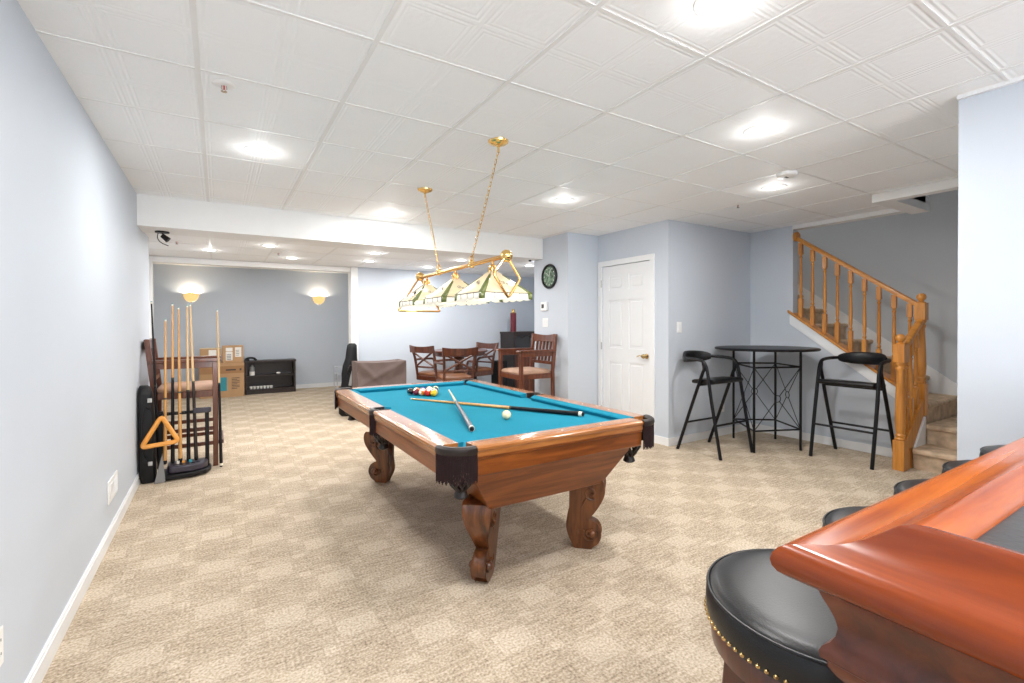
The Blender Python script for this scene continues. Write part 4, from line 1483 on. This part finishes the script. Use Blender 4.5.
# triangle
tc_ = Vector((-0.425, 4.90, 0.0))
g = G()
tp = [Vector((-0.412, 4.93, 0.565)), Vector((-0.545, 4.90, 0.325)), Vector((-0.295, 4.915, 0.345))]
out = []
for i in range(3):
    a, b, c = tp[i - 1], tp[i], tp[(i + 1) % 3]
    p = b + (a - b).normalized() * 0.035; q = b + (c - b).normalized() * 0.035
    for t in [k / 6 for k in range(7)]:
        out.append((1 - t) ** 2 * p + 2 * t * (1 - t) * b + t * t * q)
g.tube(out, 0.0115, 8, closed=True, flat=1.6)
o = g.build('ball_triangle', MT['triangle']); tag(o, 'amber plastic ball triangle hung on the front of the cue rack', 'ball rack')
g = G(); g.tube([(-0.412, 4.93, 0.548), (-0.412, 4.99, 0.556), (-0.412, 5.13, 0.552)], 0.006, 8); CR(g, 'triangle_hook', MT['blackp'])
# black case leaning on the wall
bk = thing('soft_case', 'tall black soft case with grey patches leaning between wall and cue rack', 'case', (-0.515, 5.045, 0))
g = G()
rs = []
for z, xa, xb_, ya, yb in ((0.0, -0.045, 0.045, -0.05, 0.07), (0.05, -0.055, 0.052, -0.065, 0.085), (0.30, -0.058, 0.050, -0.065, 0.085), (0.55, -0.060, 0.045, -0.06, 0.08), (0.74, -0.060, 0.035, -0.055, 0.07), (0.80, -0.060, 0.020, -0.045, 0.06), (0.82, -0.050, 0.0, -0.03, 0.04)):
    rs.append([Vector((xa + 0.012, ya, z)), Vector((xb_ - 0.012, ya, z)), Vector((xb_, ya + 0.02, z)), Vector((xb_, yb - 0.02, z)), Vector((xb_ - 0.012, yb, z)), Vector((xa + 0.012, yb, z)), Vector((xa, yb - 0.02, z)), Vector((xa, ya + 0.02, z))])
g.rings(rs); g.build('case_body', MT['blackp'], bk, ang=50)
for z in (0.15, 0.68):
    G().box((0.005, -0.072, z), (0.035, -0.050, z + 0.035)).build('patch', MT['patch'], bk, bevel=0.003)
g = G(); g.poly([(0.050, -0.115, 0.005), (0.125, -0.10, 0.005), (0.105, -0.085, 0.25), (0.052, -0.065, 0.005), (0.118, -0.065, 0.005)], [(0, 1, 2), (3, 2, 4), (0, 2, 3), (1, 4, 2), (0, 3, 4, 1)])
g.build('grey_pocket', MT['bag_grey'], bk)
g = G()
g.tube(catmull([(0.02, -0.06, 0.62), (-0.01, -0.085, 0.64), (-0.03, -0.085, 0.50), (-0.03, -0.085, 0.30), (0.0, -0.07, 0.2)], 5), 0.006, 6)
g.tube(catmull([(-0.05, -0.04, 0.80), (-0.055, -0.075, 0.72), (-0.055, -0.085, 0.40), (-0.05, -0.07, 0.05)], 5), 0.005, 6)
g.build('strap', MT['blackp'], bk)

# ================================================================== BOXES AND BOOKCASE AT THE BACK
bx1 = thing('cardboard_box', 'large cardboard box with teal printed panel below two smaller boxes', 'box', (0.07, 10.42, 0))
G().box((-0.37, -0.22, 0), (0.335, 0.22, 0.635)).build('carton', MT['card'], bx1, bevel=0.004)
G().box((-0.372, -0.222, 0.44), (0.337, -0.2195, 0.575)).build('printed_band', MT['card_dk'], bx1)
G().box((-0.13, -0.2225, 0.12), (0.055, -0.2195, 0.37)).build('teal_panel', MT['tealp'], bx1)
g = G()
for k in range(8):
    g.box((0.13, -0.2225, 0.15 + k * 0.028), (0.13 + (0.13 if k % 3 else 0.09), -0.2195, 0.159 + k * 0.028))
g.box((0.04, -0.2235, 0.49), (0.20, -0.2205, 0.515)); g.box((0.26, -0.2235, 0.485), (0.29, -0.2205, 0.525))
g.build('printed_text', MT['ink'], bx1)
g = G(); g.box((-0.371, -0.2215, 0.36), (-0.371 + 0.001, 0.2, 0.37)); g.box((-0.03, -0.2225, 0.636), (0.03, 0.21, 0.6375)); g.build('tape', MT['tape'], bx1)
for (x, w_, lab, lb) in ((0.225, 0.335, 'small cardboard box with two white labels, right one on the large box', 1), (-0.125, 0.33, 'small cardboard box with one label, left one on the large box', 0)):
    t = thing('cardboard_box', lab, 'box', (x, 10.38, 0.636))
    G().box((-w_ / 2, -0.15, 0), (w_ / 2, 0.15, 0.31 if lb else 0.27)).build('carton', MT['card'], t, bevel=0.004)
    if lb:
        G().box((-0.115, -0.1525, 0.04), (-0.005, -0.1495, 0.20)).build('shipping_label', MT['paper'], t)
        G().box((0.035, -0.1525, 0.10), (0.135, -0.1495, 0.28)).build('shipping_label', MT['paper'], t)
        G().box((-0.115, -0.1527, 0.21), (-0.005, -0.1499, 0.275)).build('packing_slip', MT['paper'], t)
        g = G()
        for k in range(4):
            g.box((-0.10, -0.1535, 0.055 + 0.028 * k), (-0.03, -0.152, 0.066 + 0.028 * k)); g.box((0.045, -0.1535, 0.13 + 0.03 * k), (0.10, -0.152, 0.138 + 0.03 * k))
        g.build('printed_text', MT['ink'], t)
    else:
        G().box((-0.03, -0.1525, 0.05), (0.09, -0.1495, 0.24)).build('shipping_label', MT['paper'], t)
        G().box((-0.165, -0.1515, 0.26), (0.165, 0.15, 0.272)).build('tape', MT['tape'], t)

bs = thing('low_bookcase', 'low dark brown two-shelf bookcase against the far wall', 'bookcase', (0.865, 10.48, 0))
w2 = 0.44
G().box((-w2, -0.15, 0.0), (-w2 + 0.035, 0.15, 0.625)).build('side_panel', MT['espresso'], bs, bevel=0.003)
G().box((w2 - 0.035, -0.15, 0.0), (w2, 0.15, 0.625)).build('side_panel', MT['espresso'], bs, bevel=0.003)
G().box((-w2 - 0.01, -0.16, 0.605), (w2 + 0.01, 0.15, 0.645)).build('top', MT['espresso'], bs, bevel=0.004)
G().box((-w2 + 0.03, -0.14, 0.335), (w2 - 0.03, 0.13, 0.36)).build('shelf', MT['espresso'], bs)
G().box((-w2 + 0.03, -0.14, 0.07), (w2 - 0.03, 0.13, 0.095)).build('shelf', MT['espresso'], bs)
G().box((-w2 + 0.03, -0.135, 0.0), (w2 - 0.03, -0.12, 0.07)).build('plinth', MT['espresso'], bs)
G().box((-w2 + 0.03, 0.13, 0.0), (w2 - 0.03, 0.148, 0.61)).build('back_panel', MT['espresso'], bs)
# things on it
t = thing('cordless_phone', 'black handset lying on the left end of the bookcase top', 'phone', (0.52, 10.40, 0.646))
g = G(); g.tube(catmull([(-0.09, 0, 0.02), (-0.03, 0, 0.05), (0.05, 0, 0.045), (0.10, 0, 0.0)], 4), [0.022] * 4 + [0.02] * 5 + [0.022] * 4, 10); g.build('handset', MT['blackp'], t)
G().box((-0.10, -0.05, 0), (-0.02, 0.05, 0.03)).build('cradle', MT['blackp'], t, bevel=0.005)
t = thing('lotion_bottle', 'white-bottomed bottle at the left of the upper shelf', 'bottle', (0.545, 10.40, 0.361))
G().lathe([(0.001, 0), (0.045, 0), (0.047, 0.01), (0.047, 0.075)], (0, 0, 0), 16).build('label_band', MT['paper'], t)
G().lathe([(0.046, 0.075), (0.044, 0.15), (0.02, 0.18), (0.018, 0.20), (0.001, 0.20)], (0, 0, 0), 16).build('bottle_body', MT['bag_grey'], t)
o = G().sphere((0, 0, 0.022), 0.03, 10, (1.3, 0.8, 0.75)).build('crumpled_tissue', MT['paper']); o.location = (1.00, 10.40, 0.361)
tag(o, 'small crumpled white tissue on the middle of the upper shelf', 'tissue')
for k in range(7):
    o = G().lathe([(0.001, 0.0), (0.018, 0.0), (0.026, 0.035), (0.028, 0.05), (0.024, 0.048), (0.016, 0.006), (0.001, 0.005)], (0, 0, 0), 12).build('paper_cup', MT['paper'])
    o.location = (0.525 + 0.058 * k, 10.40, 0.096)
    tag(o, ['first small white cup from the left on the bookcase lower shelf', 'second small white cup from the left on the bookcase lower shelf', 'third small white cup from the left on the bookcase lower shelf', 'middle small white cup of the row on the bookcase lower shelf', 'third small white cup from the right end of the row', 'second small white cup from the right end of the row', 'rightmost small white cup of the row on the bookcase'][k], 'cup', 'white cups on the lower shelf')

# ================================================================== WALL SCONCES
def sconce(x, label):
    t = thing('wall_sconce', label, 'wall lamp', (x, 10.78, 1.88), 0, 'amber bowl wall sconces')
    g = G()
    n = 20
    prof = [(0.012, -0.112), (0.045, -0.105), (0.080, -0.080), (0.104, -0.042), (0.118, 0.005), (0.122, 0.040)]
    rs = []
    for (r, z) in prof:
        ring = []
        for k in range(n + 1):
            a = PI + PI * k / n
            rr = r * (1 + 0.035 * math.cos(k * PI / 2.0))
            ring.append(Vector((rr * math.cos(a), rr * math.sin(a) * 0.85 - 0.004, z)))
        rs.append(ring)
    V = [[g.bm.verts.new(p) for p in r] for r in rs]
    for A_, B_ in zip(V, V[1:]):
        for k in range(n):
            g.bm.faces.new((A_[k], A_[k + 1], B_[k + 1], B_[k]))
    o = g.build('glass_shade', MT['shade_amber'], t, ang=60)
    md = o.modifiers.new('thick', 'SOLIDIFY'); md.thickness = 0.005
    G().sphere((0, -0.02, -0.118), 0.013, 12).build('finial', MT['brass'], t)
    G().box((-0.05, -0.012, -0.06), (0.05, 0, 0.06)).build('back_plate', MT['brass'], t, bevel=0.004)
    g = G(); g.tube([(math.cos(a) * 0.122, math.sin(a) * 0.104 - 0.004, 0.041) for a in [PI + PI * k / 16 for k in range(17)]], 0.004, 6); g.build('rim', MT['brass'], t)
    d = bpy.data.lights.new('sconce_light', 'POINT'); d.energy = 8; d.shadow_soft_size = 0.025; d.color = (1.0, 0.90, 0.74)
    o = bpy.data.objects.new('sconce_light', d); COL.objects.link(o); o.parent = t; o.location = (0, -0.06, 0.02)


sconce(-0.433, 'amber glass wall sconce above the pool cues on the far wall')
sconce(1.825, 'amber glass wall sconce above the guitar bag on the far wall')

# ================================================================== GUITAR BAG, WIRE STAND, COVERED SOFA
gb = thing('guitar_bag', 'black padded guitar bag standing against the alcove post', 'guitar bag', (1.63, 7.16, 0))
g = G()
rs = []
for z, w_, dth, cx in ((0.0, 0.08, 0.05, -0.035), (0.04, 0.125, 0.07, -0.033), (0.22, 0.135, 0.075, -0.028), (0.40, 0.115, 0.07, -0.018), (0.50, 0.108, 0.065, -0.010), (0.62, 0.118, 0.065, 0.0), (0.74, 0.110, 0.06, 0.012), (0.84, 0.085, 0.055, 0.022), (0.97, 0.075, 0.05, 0.030), (1.03, 0.068, 0.045, 0.034), (1.055, 0.04, 0.03, 0.036)):
    rs.append([Vector((cx + w_ * math.cos(a), dth * math.sin(a), z)) for a in [2 * PI * k / 18 for k in range(18)]])
g.rings(rs); g.build('bag_body', MT['blackp'], gb, ang=60)
G().box((-0.11, -0.092, 0.16), (0.05, -0.068, 0.40)).build('front_pocket', MT['blackp'], gb, bevel=0.01)
g = G(); g.prism([(-0.035, 0.45), (0.005, 0.44), (0.022, 0.58), (0.018, 0.68), (-0.005, 0.60)], 'y', -0.078, -0.068); g.build('logo_strip', MT['patch'], gb)
g = G(); g.tube(catmull([(-0.02, -0.06, 0.62), (-0.05, -0.10, 0.66), (-0.02, -0.10, 0.74), (0.02, -0.06, 0.73)], 4), 0.007, 6); g.build('handle', MT['leather_br'], gb)

ws = thing('wire_stand', 'small silver wire floor stand left of the guitar bag', 'stand', (1.72, 8.10, 0))
g = G()
for x in (-0.10, 0.10):
    for y in (-0.12, 0.12):
        g.cyl((x, y, 0), (x, y, 0.66), 0.008, n=8)
g.build('upright', MT['wire'], ws)
for z in (0.18, 0.42, 0.53, 0.64):
    g = G()
    for x in (-0.10, 0.10):
        g.cyl((x, -0.12, z), (x, 0.12, z), 0.006, n=6)
    for y in (-0.12, -0.08, -0.04, 0, 0.04, 0.08, 0.12):
        g.cyl((-0.10, y, z), (0.10, y, z), 0.005, n=6)
    g.build('wire_shelf', MT['wire'], ws)
for (x, z, wd, h, m, lab) in ((-0.06, 0.187, 0.05, 0.14, 'ink', 'dark bottle on the lower wire shelf'), (0.02, 0.187, 0.05, 0.13, 'seat_gold', 'brown bottle on the lower wire shelf')):
    o = G().lathe([(0.001, 0), (wd / 2, 0), (wd / 2, h * 0.7), (wd / 5, h * 0.85), (wd / 5, h), (0.001, h)], (0, 0, 0), 12).build('bottle', MT[m]); o.location = (1.73 + x, 8.02, z); tag(o, lab, 'bottle')
o = G().box((-0.085, -0.09, 0), (0.085, 0.09, 0.09)).build('storage_tin', MT['wire'], bevel=0.006); o.location = (1.72, 8.10, 0.428); tag(o, 'grey tin on the middle wire shelf beside the guitar bag', 'tin')

# draped cover over a square bench
g = G()
X0, X1, Y0, Y1, ZT = 1.615, 2.295, 6.62, 6.98, 0.810
NU, NV = 44, 34
grid = []
peri = []


def fold(s, z, front):
    f = 0.010 * math.sin(s * 18 + 2 * z) * (1 - z / ZT) + 0.006 * math.sin(s * 41 + 5 * z)
    return f


rs = []
levels = 26
pathpts = []
for k in range(40):
    pathpts.append((X0 + (X1 - X0) * k / 40, Y0, 0, -1))
for k in range(24):
    pathpts.append((X1, Y0 + (Y1 - Y0) * k / 24, 1, 0))
for k in range(40):
    pathpts.append((X1 - (X1 - X0) * k / 40, Y1, 0, 1))
for k in range(24):
    pathpts.append((X0, Y1 - (Y1 - Y0) * k / 24, -1, 0))
for j in range(levels + 1):
    z = ZT * j / levels
    ring = []
    for i, (x, y, nx, ny) in enumerate(pathpts):
        s = i / len(pathpts) * 6.28
        fr = (x - X0) / (X1 - X0)
        d = 0.012 * math.sin(s * 9 + 3 * z) * (1 - (z / ZT) ** 3)
        if ny == -1:   # front: swag creases falling from the corners
            c1_ = abs((ZT - z) - 1.05 * (fr) * 0.62); c2_ = abs((ZT - z) - 1.0 * (1 - fr) * 0.34)
            d += 0.022 * math.exp(-(c1_ / 0.035) ** 2) + 0.018 * math.exp(-(c2_ / 0.030) ** 2) - 0.020 * math.exp(-(((ZT - z) - 0.16 - 0.12 * math.sin(fr * PI)) / 0.07) ** 2)
        zz_ = z - (0.012 * math.sin(fr * PI) if j == levels else 0)
        ring.append(Vector((x + nx * d, y + ny * d, zz_)))
    rs.append(ring)
inner = [Vector((X0 + (X1 - X0) / 2 + (p.x - (X0 + X1) / 2) * 0.93, (Y0 + Y1) / 2 + (p.y - (Y0 + Y1) / 2) * 0.90, ZT - 0.022)) for p in rs[-1]]
rs.append(inner)
g.rings(rs)
o = g.build('covered_bench', MT['cover'], ang=60); tag(o, 'square bench draped in a creased brown canvas cover behind the pool table', 'covered furniture')
g = G()

# ================================================================== GAME TABLE AND CHAIRS
gtx, gty = 3.18, 6.72
gt = thing('game_table', 'round dark wooden pub table among crossback chairs behind the pool table', 'table', (gtx, gty, 0))
g = G(); g.lathe([(0.001, 0.935), (0.40, 0.935), (0.44, 0.930), (0.448, 0.918), (0.440, 0.902), (0.42, 0.898), (0.001, 0.898)], (0, 0, 0), 48); g.build('tabletop', MT['mahog'], gt)
g = G(); g.lathe([(0.40, 0.898), (0.40, 0.855), (0.38, 0.850), (0.36, 0.898)], (0, 0, 0), 40); g.build('table_apron', MT['mahog'], gt)
g = G(); g.lathe([(0.06, 0.86), (0.085, 0.80), (0.055, 0.70), (0.09, 0.50), (0.10, 0.38), (0.06, 0.30), (0.10, 0.24), (0.10, 0.16), (0.001, 0.16)], (0, 0, 0), 24); g.cyl((0, 0, 0.84), (0, 0, 0.88), 0.36, n=30); g.build('pedestal', MT['mahog'], gt)
for k in range(4):
    a = RAD(45 + 90 * k)
    g = G(); g.tube(catmull([(0.05 * math.cos(a), 0.05 * math.sin(a), 0.22), (0.20 * math.cos(a), 0.20 * math.sin(a), 0.17), (0.33 * math.cos(a), 0.33 * math.sin(a), 0.05), (0.38 * math.cos(a), 0.38 * math.sin(a), 0.028)], 4), 0.03, 10); g.build('foot', MT['mahog'], gt)


def make_gchair(label):
    """faces +x, crossback, on a swivel base with castors"""
    t = thing('crossback_chair', label, 'chair', (0, 0, 0), 0, 'crossback swivel chairs round the pub table')
    m = MT['mahog']
    for s in (-1, 1):
        y = s * 0.20
        g = G(); g.tube(catmull([(-0.19, y, 0.52), (-0.215, y, 0.66), (-0.245, y * 1.04, 0.84), (-0.30, y * 1.12, 1.0)], 5), 0.019, 8); g.build('back_post', m, t)
        g = G(); g.tube(catmull([(-0.235, y * 1.03, 0.80), (-0.12, y * 1.22, 0.805), (0.08, y * 1.25, 0.80), (0.17, y * 1.2, 0.78), (0.175, y * 1.12, 0.66), (0.16, y * 1.05, 0.56)], 5), 0.017, 8); g.build('armrest', m, t)
    g = G()
    rs = []
    n = 12
    for k in range(n + 1):
        f = 2 * k / n - 1
        y = 0.245 * f
        x = -0.295 - 0.03 * (1 - f * f)
        zt = 1.0 + 0.020 * f * f + 0.004
        rs.append([Vector((x - 0.012, y, 0.915)), Vector((x + 0.016, y, 0.915)), Vector((x + 0.004, y, zt)), Vector((x - 0.024, y, zt))])
    g.rings(rs); g.build('crest_rail', m, t)
    G().cyl((-0.222, -0.2, 0.70), (-0.222, 0.2, 0.70), 0.014, n=8).build('lower_rail', m, t)
    g = G()
    g.tube(catmull([(-0.226, -0.19, 0.71), (-0.262, 0, 0.815), (-0.29, 0.20, 0.925)], 5), 0.015, 8)
    g.tube(catmull([(-0.226, 0.19, 0.71), (-0.262, 0, 0.815), (-0.29, -0.20, 0.925)], 5), 0.015, 8)
    g.build('back_cross', m, t)
    g = G(); g.box((-0.215, -0.215, 0.50), (0.205, 0.215, 0.575)); g.build('seat_frame', m, t, bevel=0.012)
    g = G()
    rs = []
    for z, k in ((0.572, 0.96), (0.592, 1.0), (0.612, 0.97), (0.628, 0.82), (0.632, 0.5)):
        rs.append([Vector((0.205 * k * sx, 0.21 * k * sy, z)) for sx, sy in ((-1, -0.85), (-0.85, -1), (0.85, -1), (1, -0.85), (1, 0.85), (0.85, 1), (-0.85, 1), (-1, 0.85))])
    g.rings(rs); g.build('seat', MT['seat_gold'], t, ang=60)
    g = G(); g.cyl((0, 0, 0.12), (0, 0, 0.50), 0.035, n=14); g.build('column', MT['blackp'], t)
    for k in range(5):
        a = 2 * PI * k / 5
        g = G(); g.tube([(0.02 * math.cos(a), 0.02 * math.sin(a), 0.15), (0.25 * math.cos(a), 0.25 * math.sin(a), 0.085)], [0.026, 0.016], 8)
        f = g.build('base_arm', m, t)
        g = G(); c = Vector((0.25 * math.cos(a), 0.25 * math.sin(a), 0.028)); g.cyl(c + Vector((-0.012, 0, 0)), c + Vector((0.012, 0, 0)), 0.028, n=12); g.cyl(c, c + Vector((0, 0, 0.05)), 0.006, n=6); g.build('castor', MT['blackp'], f)
    return t


gc = make_gchair('left crossback swivel chair at the pub table, beside the brown covered bench')
gc.location = (2.79, 6.68, 0); gc.rotation_euler = (0, 0, RAD(22))
dup(gc, (2.79, 6.04, 0), RAD(80), 'front crossback swivel chair with its back turned, nearest the pool table')
dup(gc, (3.56, 6.93, 0), RAD(198), 'right crossback swivel chair at the pub table, beside the black speaker')

# ================================================================== WINE CABINET CORNER
wc = thing('wine_cabinet', 'dark wooden wine cabinet with glass doors in the rear corner', 'cabinet', (4.66, 7.12, 0))
m = MT['espresso']
w3 = 0.37
G().box((-w3, -0.23, 0.0), (-w3 + 0.03, 0.22, 1.16)).build('side_panel', m, wc); G().box((w3 - 0.03, -0.23, 0.0), (w3, 0.22, 1.16)).build('side_panel', m, wc)
G().box((-w3 - 0.015, -0.25, 1.16), (w3 + 0.015, 0.22, 1.195)).build('top', m, wc, bevel=0.004)
G().box((-w3 + 0.03, 0.20, 0.0), (w3 - 0.03, 0.22, 1.16)).build('back_panel', m, wc)
G().box((-w3 - 0.05, -0.30, 0.865), (w3 - 0.02, 0.18, 0.90)).build('counter_shelf', MT['mahog2'], wc, bevel=0.004)
g = G()
for s in (0, 1):
    x0 = -w3 + 0.03 + s * (w3 - 0.03); x1 = x0 + w3 - 0.03
    n = 10
    poly = [(x0, 1.16), (x0, 1.09)] + [(x0 + (x1 - x0) * k / n, 1.09 + 0.035 * abs(math.sin(PI * k / n * 2)) ** 0.6) for k in range(1, n)] + [(x1, 1.09), (x1, 1.16)]
    g.prism(poly, 'y', -0.225, -0.205)
g.build('valance', m, wc)
G().box((-w3 + 0.035, -0.20, 0.905), (-0.004, -0.19, 1.15)).build('glass_door', MT['glassdk'], wc)
G().box((0.004, -0.20, 0.905), (w3 - 0.035, -0.19, 1.15)).build('glass_door', MT['glassrefl'], wc)
for s in (-1, 1):
    g = G()
    xa = -w3 + 0.03 if s < 0 else 0.005
    g.box((xa, -0.235, 0.06), (xa + w3 - 0.035, -0.215, 0.855))
    dr = g.build('lower_door', MT['mahog'], wc, bevel=0.003)
    for k in range(5):
        G().box((xa + 0.035 + 0.062 * k, -0.243, 0.12), (xa + 0.06 + 0.062 * k, -0.233, 0.80)).build('slat', MT['mahog2'], dr)
G().box((-w3 + 0.03, -0.22, 0.0), (w3 - 0.03, 0.2, 0.06)).build('plinth', m, wc)
t = thing('bottle_tube', 'tall dark red bottle tube with gold cap standing on the wine cabinet', 'bottle tube', (4.40, 7.08, 1.195))
G().cyl((0, 0, 0), (0, 0, 0.325), 0.052, n=20).build('tube_body', MT['wine'], t)
G().lathe([(0.052, 0.325), (0.053, 0.33), (0.030, 0.345), (0.026, 0.385), (0.018, 0.395), (0.001, 0.395)], (0, 0, 0), 16).build('cap', MT['brass'], t)
sk = thing('floor_speaker', 'small black floor speaker between the pub chairs and wooden armchair', 'speaker', (3.98, 6.85, 0))
G().box((-0.09, -0.10, 0), (0.10, 0.12, 0.72)).build('speaker_cabinet', MT['blackp'], sk, bevel=0.006)
for z in (0.2, 0.42, 0.60):
    g = G(); g.lathe([(0.001, 0.012), (0.02, 0.004), (0.05, 0.0), (0.062, 0.006), (0.064, 0.0)], (0, -0.103, z), 20, Matrix.Rotation(PI / 2, 4, 'X')); g.build('driver', MT['leather'], sk)

# ================================================================== SMALL WALL AND CEILING FITTINGS
ck = thing('wall_clock', 'round black-rimmed wall clock with mottled green face', 'clock', (3.65, 4.972, 1.940))
Mw = Matrix.Rotation(-PI / 2, 4, 'Y')
G().lathe([(0.125, 0.0), (0.158, 0.0), (0.162, 0.014), (0.155, 0.028), (0.138, 0.030), (0.128, 0.018)], (0, 0, 0), 40, Mw, cap=False).build('rim', MT['black'], ck)
G().lathe([(0.001, 0.012), (0.134, 0.012), (0.134, 0.004), (0.001, 0.004)], (0, 0, 0), 36, Mw).build('clock_face', MT['clockface'], ck)
G().beam((-0.014, 0, 0), (-0.014, 0.055, 0.045), 0.006, 0.003).build('hour_hand', MT['paper'], ck)
G().beam((-0.016, 0, 0), (-0.016, -0.03, 0.095), 0.005, 0.003).build('minute_hand', MT['paper'], ck)
g = G()
for k in range(12):
    a = 2 * PI * k / 12
    g.box((-0.014, 0.108 * math.cos(a) - 0.006, 0.108 * math.sin(a) - 0.006), (-0.010, 0.108 * math.cos(a) + 0.006, 0.108 * math.sin(a) + 0.006))
g.build('hour_mark', MT['paper'], ck)
th = thing('thermostat', 'white thermostat with dark display below the wall clock', 'thermostat', (3.65, 5.085, 1.556))
G().box((-0.026, -0.065, -0.055), (0, 0.065, 0.060)).build('housing', MT['plate'], th, bevel=0.006)
G().box((-0.0275, -0.010, -0.022), (-0.025, 0.042, 0.030)).build('display', MT['slot'], th)


def plate(name, label, cat, loc, rz, kind, w_=0.075, h=0.118, group=None):
    """local: lies on plane x=0 facing -x"""
    t = thing(name, label, cat, loc, rz, group)
    G().box((-0.006, -w_ / 2, -h / 2), (0, w_ / 2, h / 2)).build('cover_plate', MT['plate'], t, bevel=0.003)
    if kind == 'switch':
        n = max(1, round(w_ / 0.06))
        for k in range(n):
            y = (k - (n - 1) / 2) * 0.046
            g = G(); g.box((-0.010, y - 0.016, -0.033), (-0.005, y + 0.016, 0.033)); g.build('rocker', MT['white'], t, bevel=0.002)
    elif kind == 'outlet':
        for z in (-0.021, 0.021):
            g = G(); g.lathe([(0.001, 0.008), (0.015, 0.008), (0.016, 0.005)], (0, 0, z), 16, Mw); so = g.build('socket', MT['white'], t)
            g = G(); g.box((-0.0092, -0.007, z + 0.002), (-0.0078, -0.005, z + 0.010)); g.box((-0.0092, 0.005, z + 0.002), (-0.0078, 0.007, z + 0.010)); g.build('slot', MT['slot'], so)
    return t


plate('light_switch', 'double white light switch under the thermostat', 'light switch', (3.65, 5.075, 1.345), 0, 'switch', 0.118)
plate('light_switch', 'single white light switch on the grey wall beside the closet door', 'light switch', (4.313, YD, 1.285), PI / 2, 'switch')
plate('wall_outlet', 'white wall outlet behind the black bar chair legs', 'outlet', (5.08, YD, 0.335), PI / 2, 'outlet')
plate('wall_outlet', 'white wall outlet low on the left wall near the corner of the picture', 'outlet', (XL, 2.055, 0.335), PI, 'outlet')
vt = thing('wall_vent', 'white louvred vent low on the left wall before the cue rack', 'vent', (XL, 3.90, 0.300))
G().box((0, -0.15, -0.07), (0.008, 0.15, 0.07)).build('vent_frame', MT['plate'], vt, bevel=0.003)
g = G()
for k in range(7):
    z = -0.042 + 0.014 * k
    g.prism([(0.008, z - 0.005), (0.014, z - 0.003), (0.010, z + 0.004)], 'y', -0.005, 0.12)
g.build('louvre', MT['white'], vt)
G().box((0.0075, -0.115, -0.045), (0.0125, -0.02, 0.045)).build('damper_plate', MT['white'], vt, bevel=0.002)

sd = thing('smoke_detector', 'white round smoke detector beside the ceiling light', 'smoke detector', (3.63, 1.95, HC))
G().lathe([(0.070, 0), (0.072, -0.008), (0.066, -0.026), (0.045, -0.036), (0.001, -0.038)], (0, 0, 0), 32).build('housing', MT['plate'], sd)
G().box((-0.035, -0.012, -0.0385), (0.005, 0.006, -0.034)).build('vent_slot', MT['slot'], sd)


def sprinkler(x, y, z, label):
    t = thing('fire_sprinkler', label, 'sprinkler', (x, y, z), 0, 'ceiling fire sprinklers')
    G().lathe([(0.044, 0), (0.050, -0.003), (0.040, -0.007), (0.016, -0.008), (0.001, -0.008)], (0, 0, 0), 24).build('escutcheon', MT['plate'], t)
    g = G(); g.tube([(-0.009, 0, -0.006), (-0.011, 0, -0.022), (0, 0, -0.034)], 0.0025, 6); g.tube([(0.009, 0, -0.006), (0.011, 0, -0.022), (0, 0, -0.034)], 0.0025, 6)
    g.lathe([(0.001, -0.036), (0.013, -0.036), (0.014, -0.034), (0.001, -0.033)], (0, 0, 0), 16); g.build('deflector', MT['chrome'], t)
    G().cyl((0, 0, -0.008), (0, 0, -0.030), 0.003, n=8).build('bulb', MT['red'], t)


sprinkler(0.031, 2.598, HC, 'fire sprinkler in the tiles above the left wall')
sprinkler(4.175, 2.699, HC, 'fire sprinkler near the stair opening')
sprinkler(-0.36, 6.0, BZ, 'fire sprinkler beyond the beam near the black spotlight')
sprinkler(0.62, 6.35, BZ, 'fire sprinkler beyond the beam between two lights')
sc = thing('ceiling_spotlight', 'black spotlight with looping cable under the left end of the beam', 'spotlight', (-0.43, 5.38, 2.183))
G().lathe([(0.001, 0), (0.055, 0), (0.055, -0.012), (0.001, -0.014)], (0, 0, 0), 20).build('base', MT['black'], sc)
g = G(); g.cyl((0, 0, -0.01), (0.01, 0, -0.045), 0.006, n=8); g.tube([(0.0, 0.0, -0.035), (0.045, -0.01, -0.075)], [0.020, 0.026], 14); g.build('lamp_head', MT['black'], sc)
g = G(); g.tube(catmull([(-0.03, 0, -0.012), (-0.035, 0, -0.06), (-0.01, 0, -0.10), (0.045, 0, -0.125)], 6), 0.004, 6); g.build('cable', MT['black'], sc)
o = G().lathe([(0.001, -0.018), (0.016, -0.016), (0.020, -0.006), (0.020, 0)], (0, 0, 0), 16).build('ceiling_hook', MT['blackp']); o.location = (3.56, 5.30, 2.183)
tag(o, 'tiny dark sensor under the right end of the beam', 'sensor')
